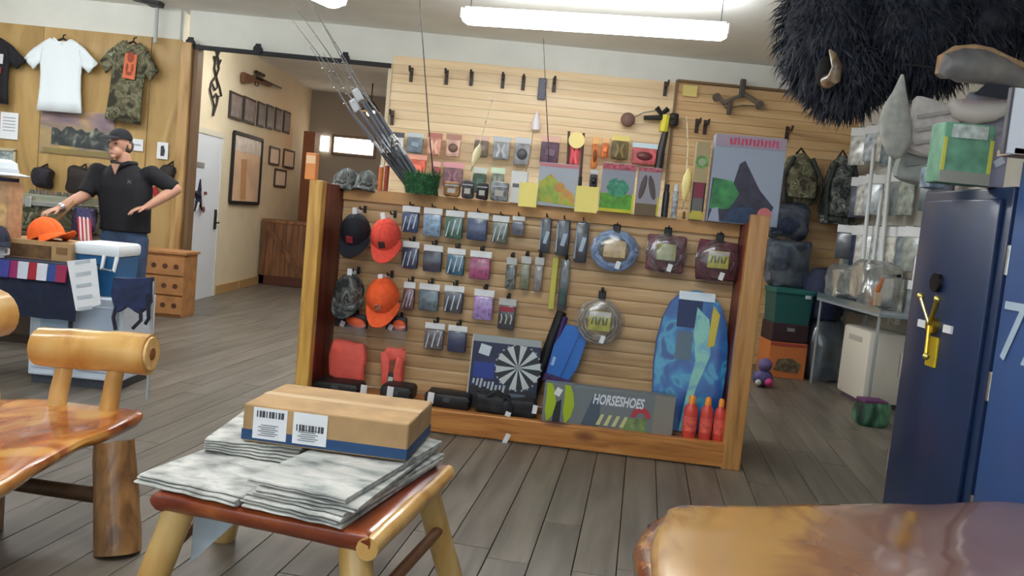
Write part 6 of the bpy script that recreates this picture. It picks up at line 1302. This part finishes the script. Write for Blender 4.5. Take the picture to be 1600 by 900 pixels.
# ---- shaggy mount, top right
BC = P(1345, 70, 6.0); 
bz = thing('shaggy_animal_mount', 'huge dark shaggy animal head mount with small pale horn hanging at top right', 'animal mount', BC)
def bq(px, py, Y): return P(px, py, Y) - BC
masses = [(bq(1290, 40, 5.9), (.27, .33, .42)), (bq(1322, 112, 5.9), (.24, .28, .24)), (bq(1400, 30, 6.0), (.48, .42, .46)), (bq(1490, 10, 6.1), (.52, .42, .4)), (bq(1440, 80, 6.0), (.3, .3, .24)), (bq(1600, -10, 6.2), (.5, .42, .38))]
FUR = ramp_mat([(.3, (34, 38, 52)), (.5, (52, 58, 74)), (.7, (84, 84, 92))], (1, 1, 1), 9, 4, .5, .75)  # bluish lift of the dark fur imitates veiling haze in the colour
b = MB()
for c, r_ in masses: b.sph(c, r_, u=20, v=14)
for v in b.bm.verts:
    v.co.z = min(v.co.z, CH - .03 - BC.z); v.co.x = min(v.co.x, XR - .01 - BC.x)
hide = b.build('hide', FUR, bz, True); remesh(hide, .03, 3)
b = MB(); rf = random.Random(3)
for c, r_ in masses:
    for k in range(2600):
        n_ = Vector((rf.gauss(0, 1), rf.gauss(0, 1), rf.gauss(0, 1))).normalized(); p = c + Vector((n_.x * r_[0], n_.y * r_[1], n_.z * r_[2]))
        if any(((p - c2).x / s2[0]) ** 2 + ((p - c2).y / s2[1]) ** 2 + ((p - c2).z / s2[2]) ** 2 < .86 for c2, s2 in masses if c2 is not c): continue
        if p.z + BC.z > CH - .06 or p.x + BC.x > XR - .08: continue
        L = rf.uniform(.07, .17); dn = (n_ * .55 + Vector((rf.gauss(0, .25), rf.gauss(0, .25), -.75))).normalized(); sd = dn.cross(n_)
        if sd.length < .05: continue
        sd = sd.normalized() * rf.uniform(.005, .011); m1 = p + n_ * L * .28 + dn * L * .4; t_ = p + dn * L + n_ * L * .12
        v0, v1, v2, v3, v4 = [b.bm.verts.new(x) for x in (p - sd, p + sd, m1 + sd * .7, m1 - sd * .7, t_)]
        b.bm.faces.new((v0, v1, v2, v3)); b.bm.faces.new((v3, v2, v4))
tag(b.build('shaggy_fur', FUR, bz), kind='stuff')
hp = [bq(1292, 128, 5.52), bq(1303, 122, 5.42), bq(1308, 104, 5.4), bq(1302, 86, 5.42), bq(1296, 78, 5.46)]
MB().tube(hp, [.045, .042, .034, .022, .006], 12).build('horn', ramp_mat([(.35, (96, 76, 58)), (.55, (160, 132, 100)), (.75, (206, 190, 168))], (1, 1, 1), 9, 3, .4, .35, .3), bz, True)
MB().sph(bq(1287, 112, 5.56), (.05, .04, .1)).build('ear', mat((40, 38, 40), .9), bz, True)
# ---- tan and grey arched mount, and the pale crescent below it
q = P(1535, 110, 5.0)
o = thing('arched_fish_mount', 'arched tan and grey mounted fish near the right edge below the fur', 'fish mount', q)
def fq(px, py, Y=5.0): return P(px, py, Y) - q
b = MB(); sp = [(1468, 118), (1480, 104), (1500, 102), (1530, 104), (1560, 112), (1590, 124), (1615, 134)]; rs = [.03, .08, .1, .1, .085, .06, .03]
b.tube([fq(*p) for p in sp], rs, 16)
b.build('fish_body', ramp_mat([(.3, (96, 98, 108)), (.55, (138, 134, 132)), (.75, (166, 156, 146))], (1, 1, 1), 5, 3, .4, .4, .2), o, True)
MB().tube([fq(1466, 116), fq(1472, 92), fq(1492, 80), fq(1522, 77), fq(1548, 82), fq(1570, 92), fq(1600, 104), fq(1620, 112)], [.02, .03, .032, .03, .028, .025, .02, .015], 10).build('tan_back_ridge', mat((186, 152, 116), .5, n=.12, ns=20), o, True)
MB().prism([(p.x, p.z) for p in (fq(1540, 130), fq(1586, 138), fq(1570, 156), fq(1520, 148))], -.03, -.01).build('dark_fin', mat((50, 52, 66), .6), o)
MB().cyl((.3, 0, .1), (XR - q.x, 0, .1), .005, n=6).build('wall_arm', mat((44, 44, 50), .6), o)
q = P(1535, 166, 5.1)
o = thing('pale_crescent_mount', 'smooth off-white crescent shaped mount below the arched fish', 'mount', q)
MB().tube([P(x, y, 5.1) - q for x, y in ((1484, 158), (1496, 172), (1520, 178), (1550, 174), (1578, 164), (1594, 152))], [.03, .055, .065, .06, .045, .02], 14).build('crescent_body', mat((226, 218, 210), .5), o, True); MB().cyl((0, 0, .02), (XR - q.x, 0, .02), .005, n=6).build('wall_arm', mat((44, 44, 50), .6), o)
MB().tube([P(x, y, 5.08) - q for x, y in ((1500, 160), (1530, 162), (1566, 156))], .02, 8).build('pink_ridge', mat((196, 176, 178), .6), o, True)
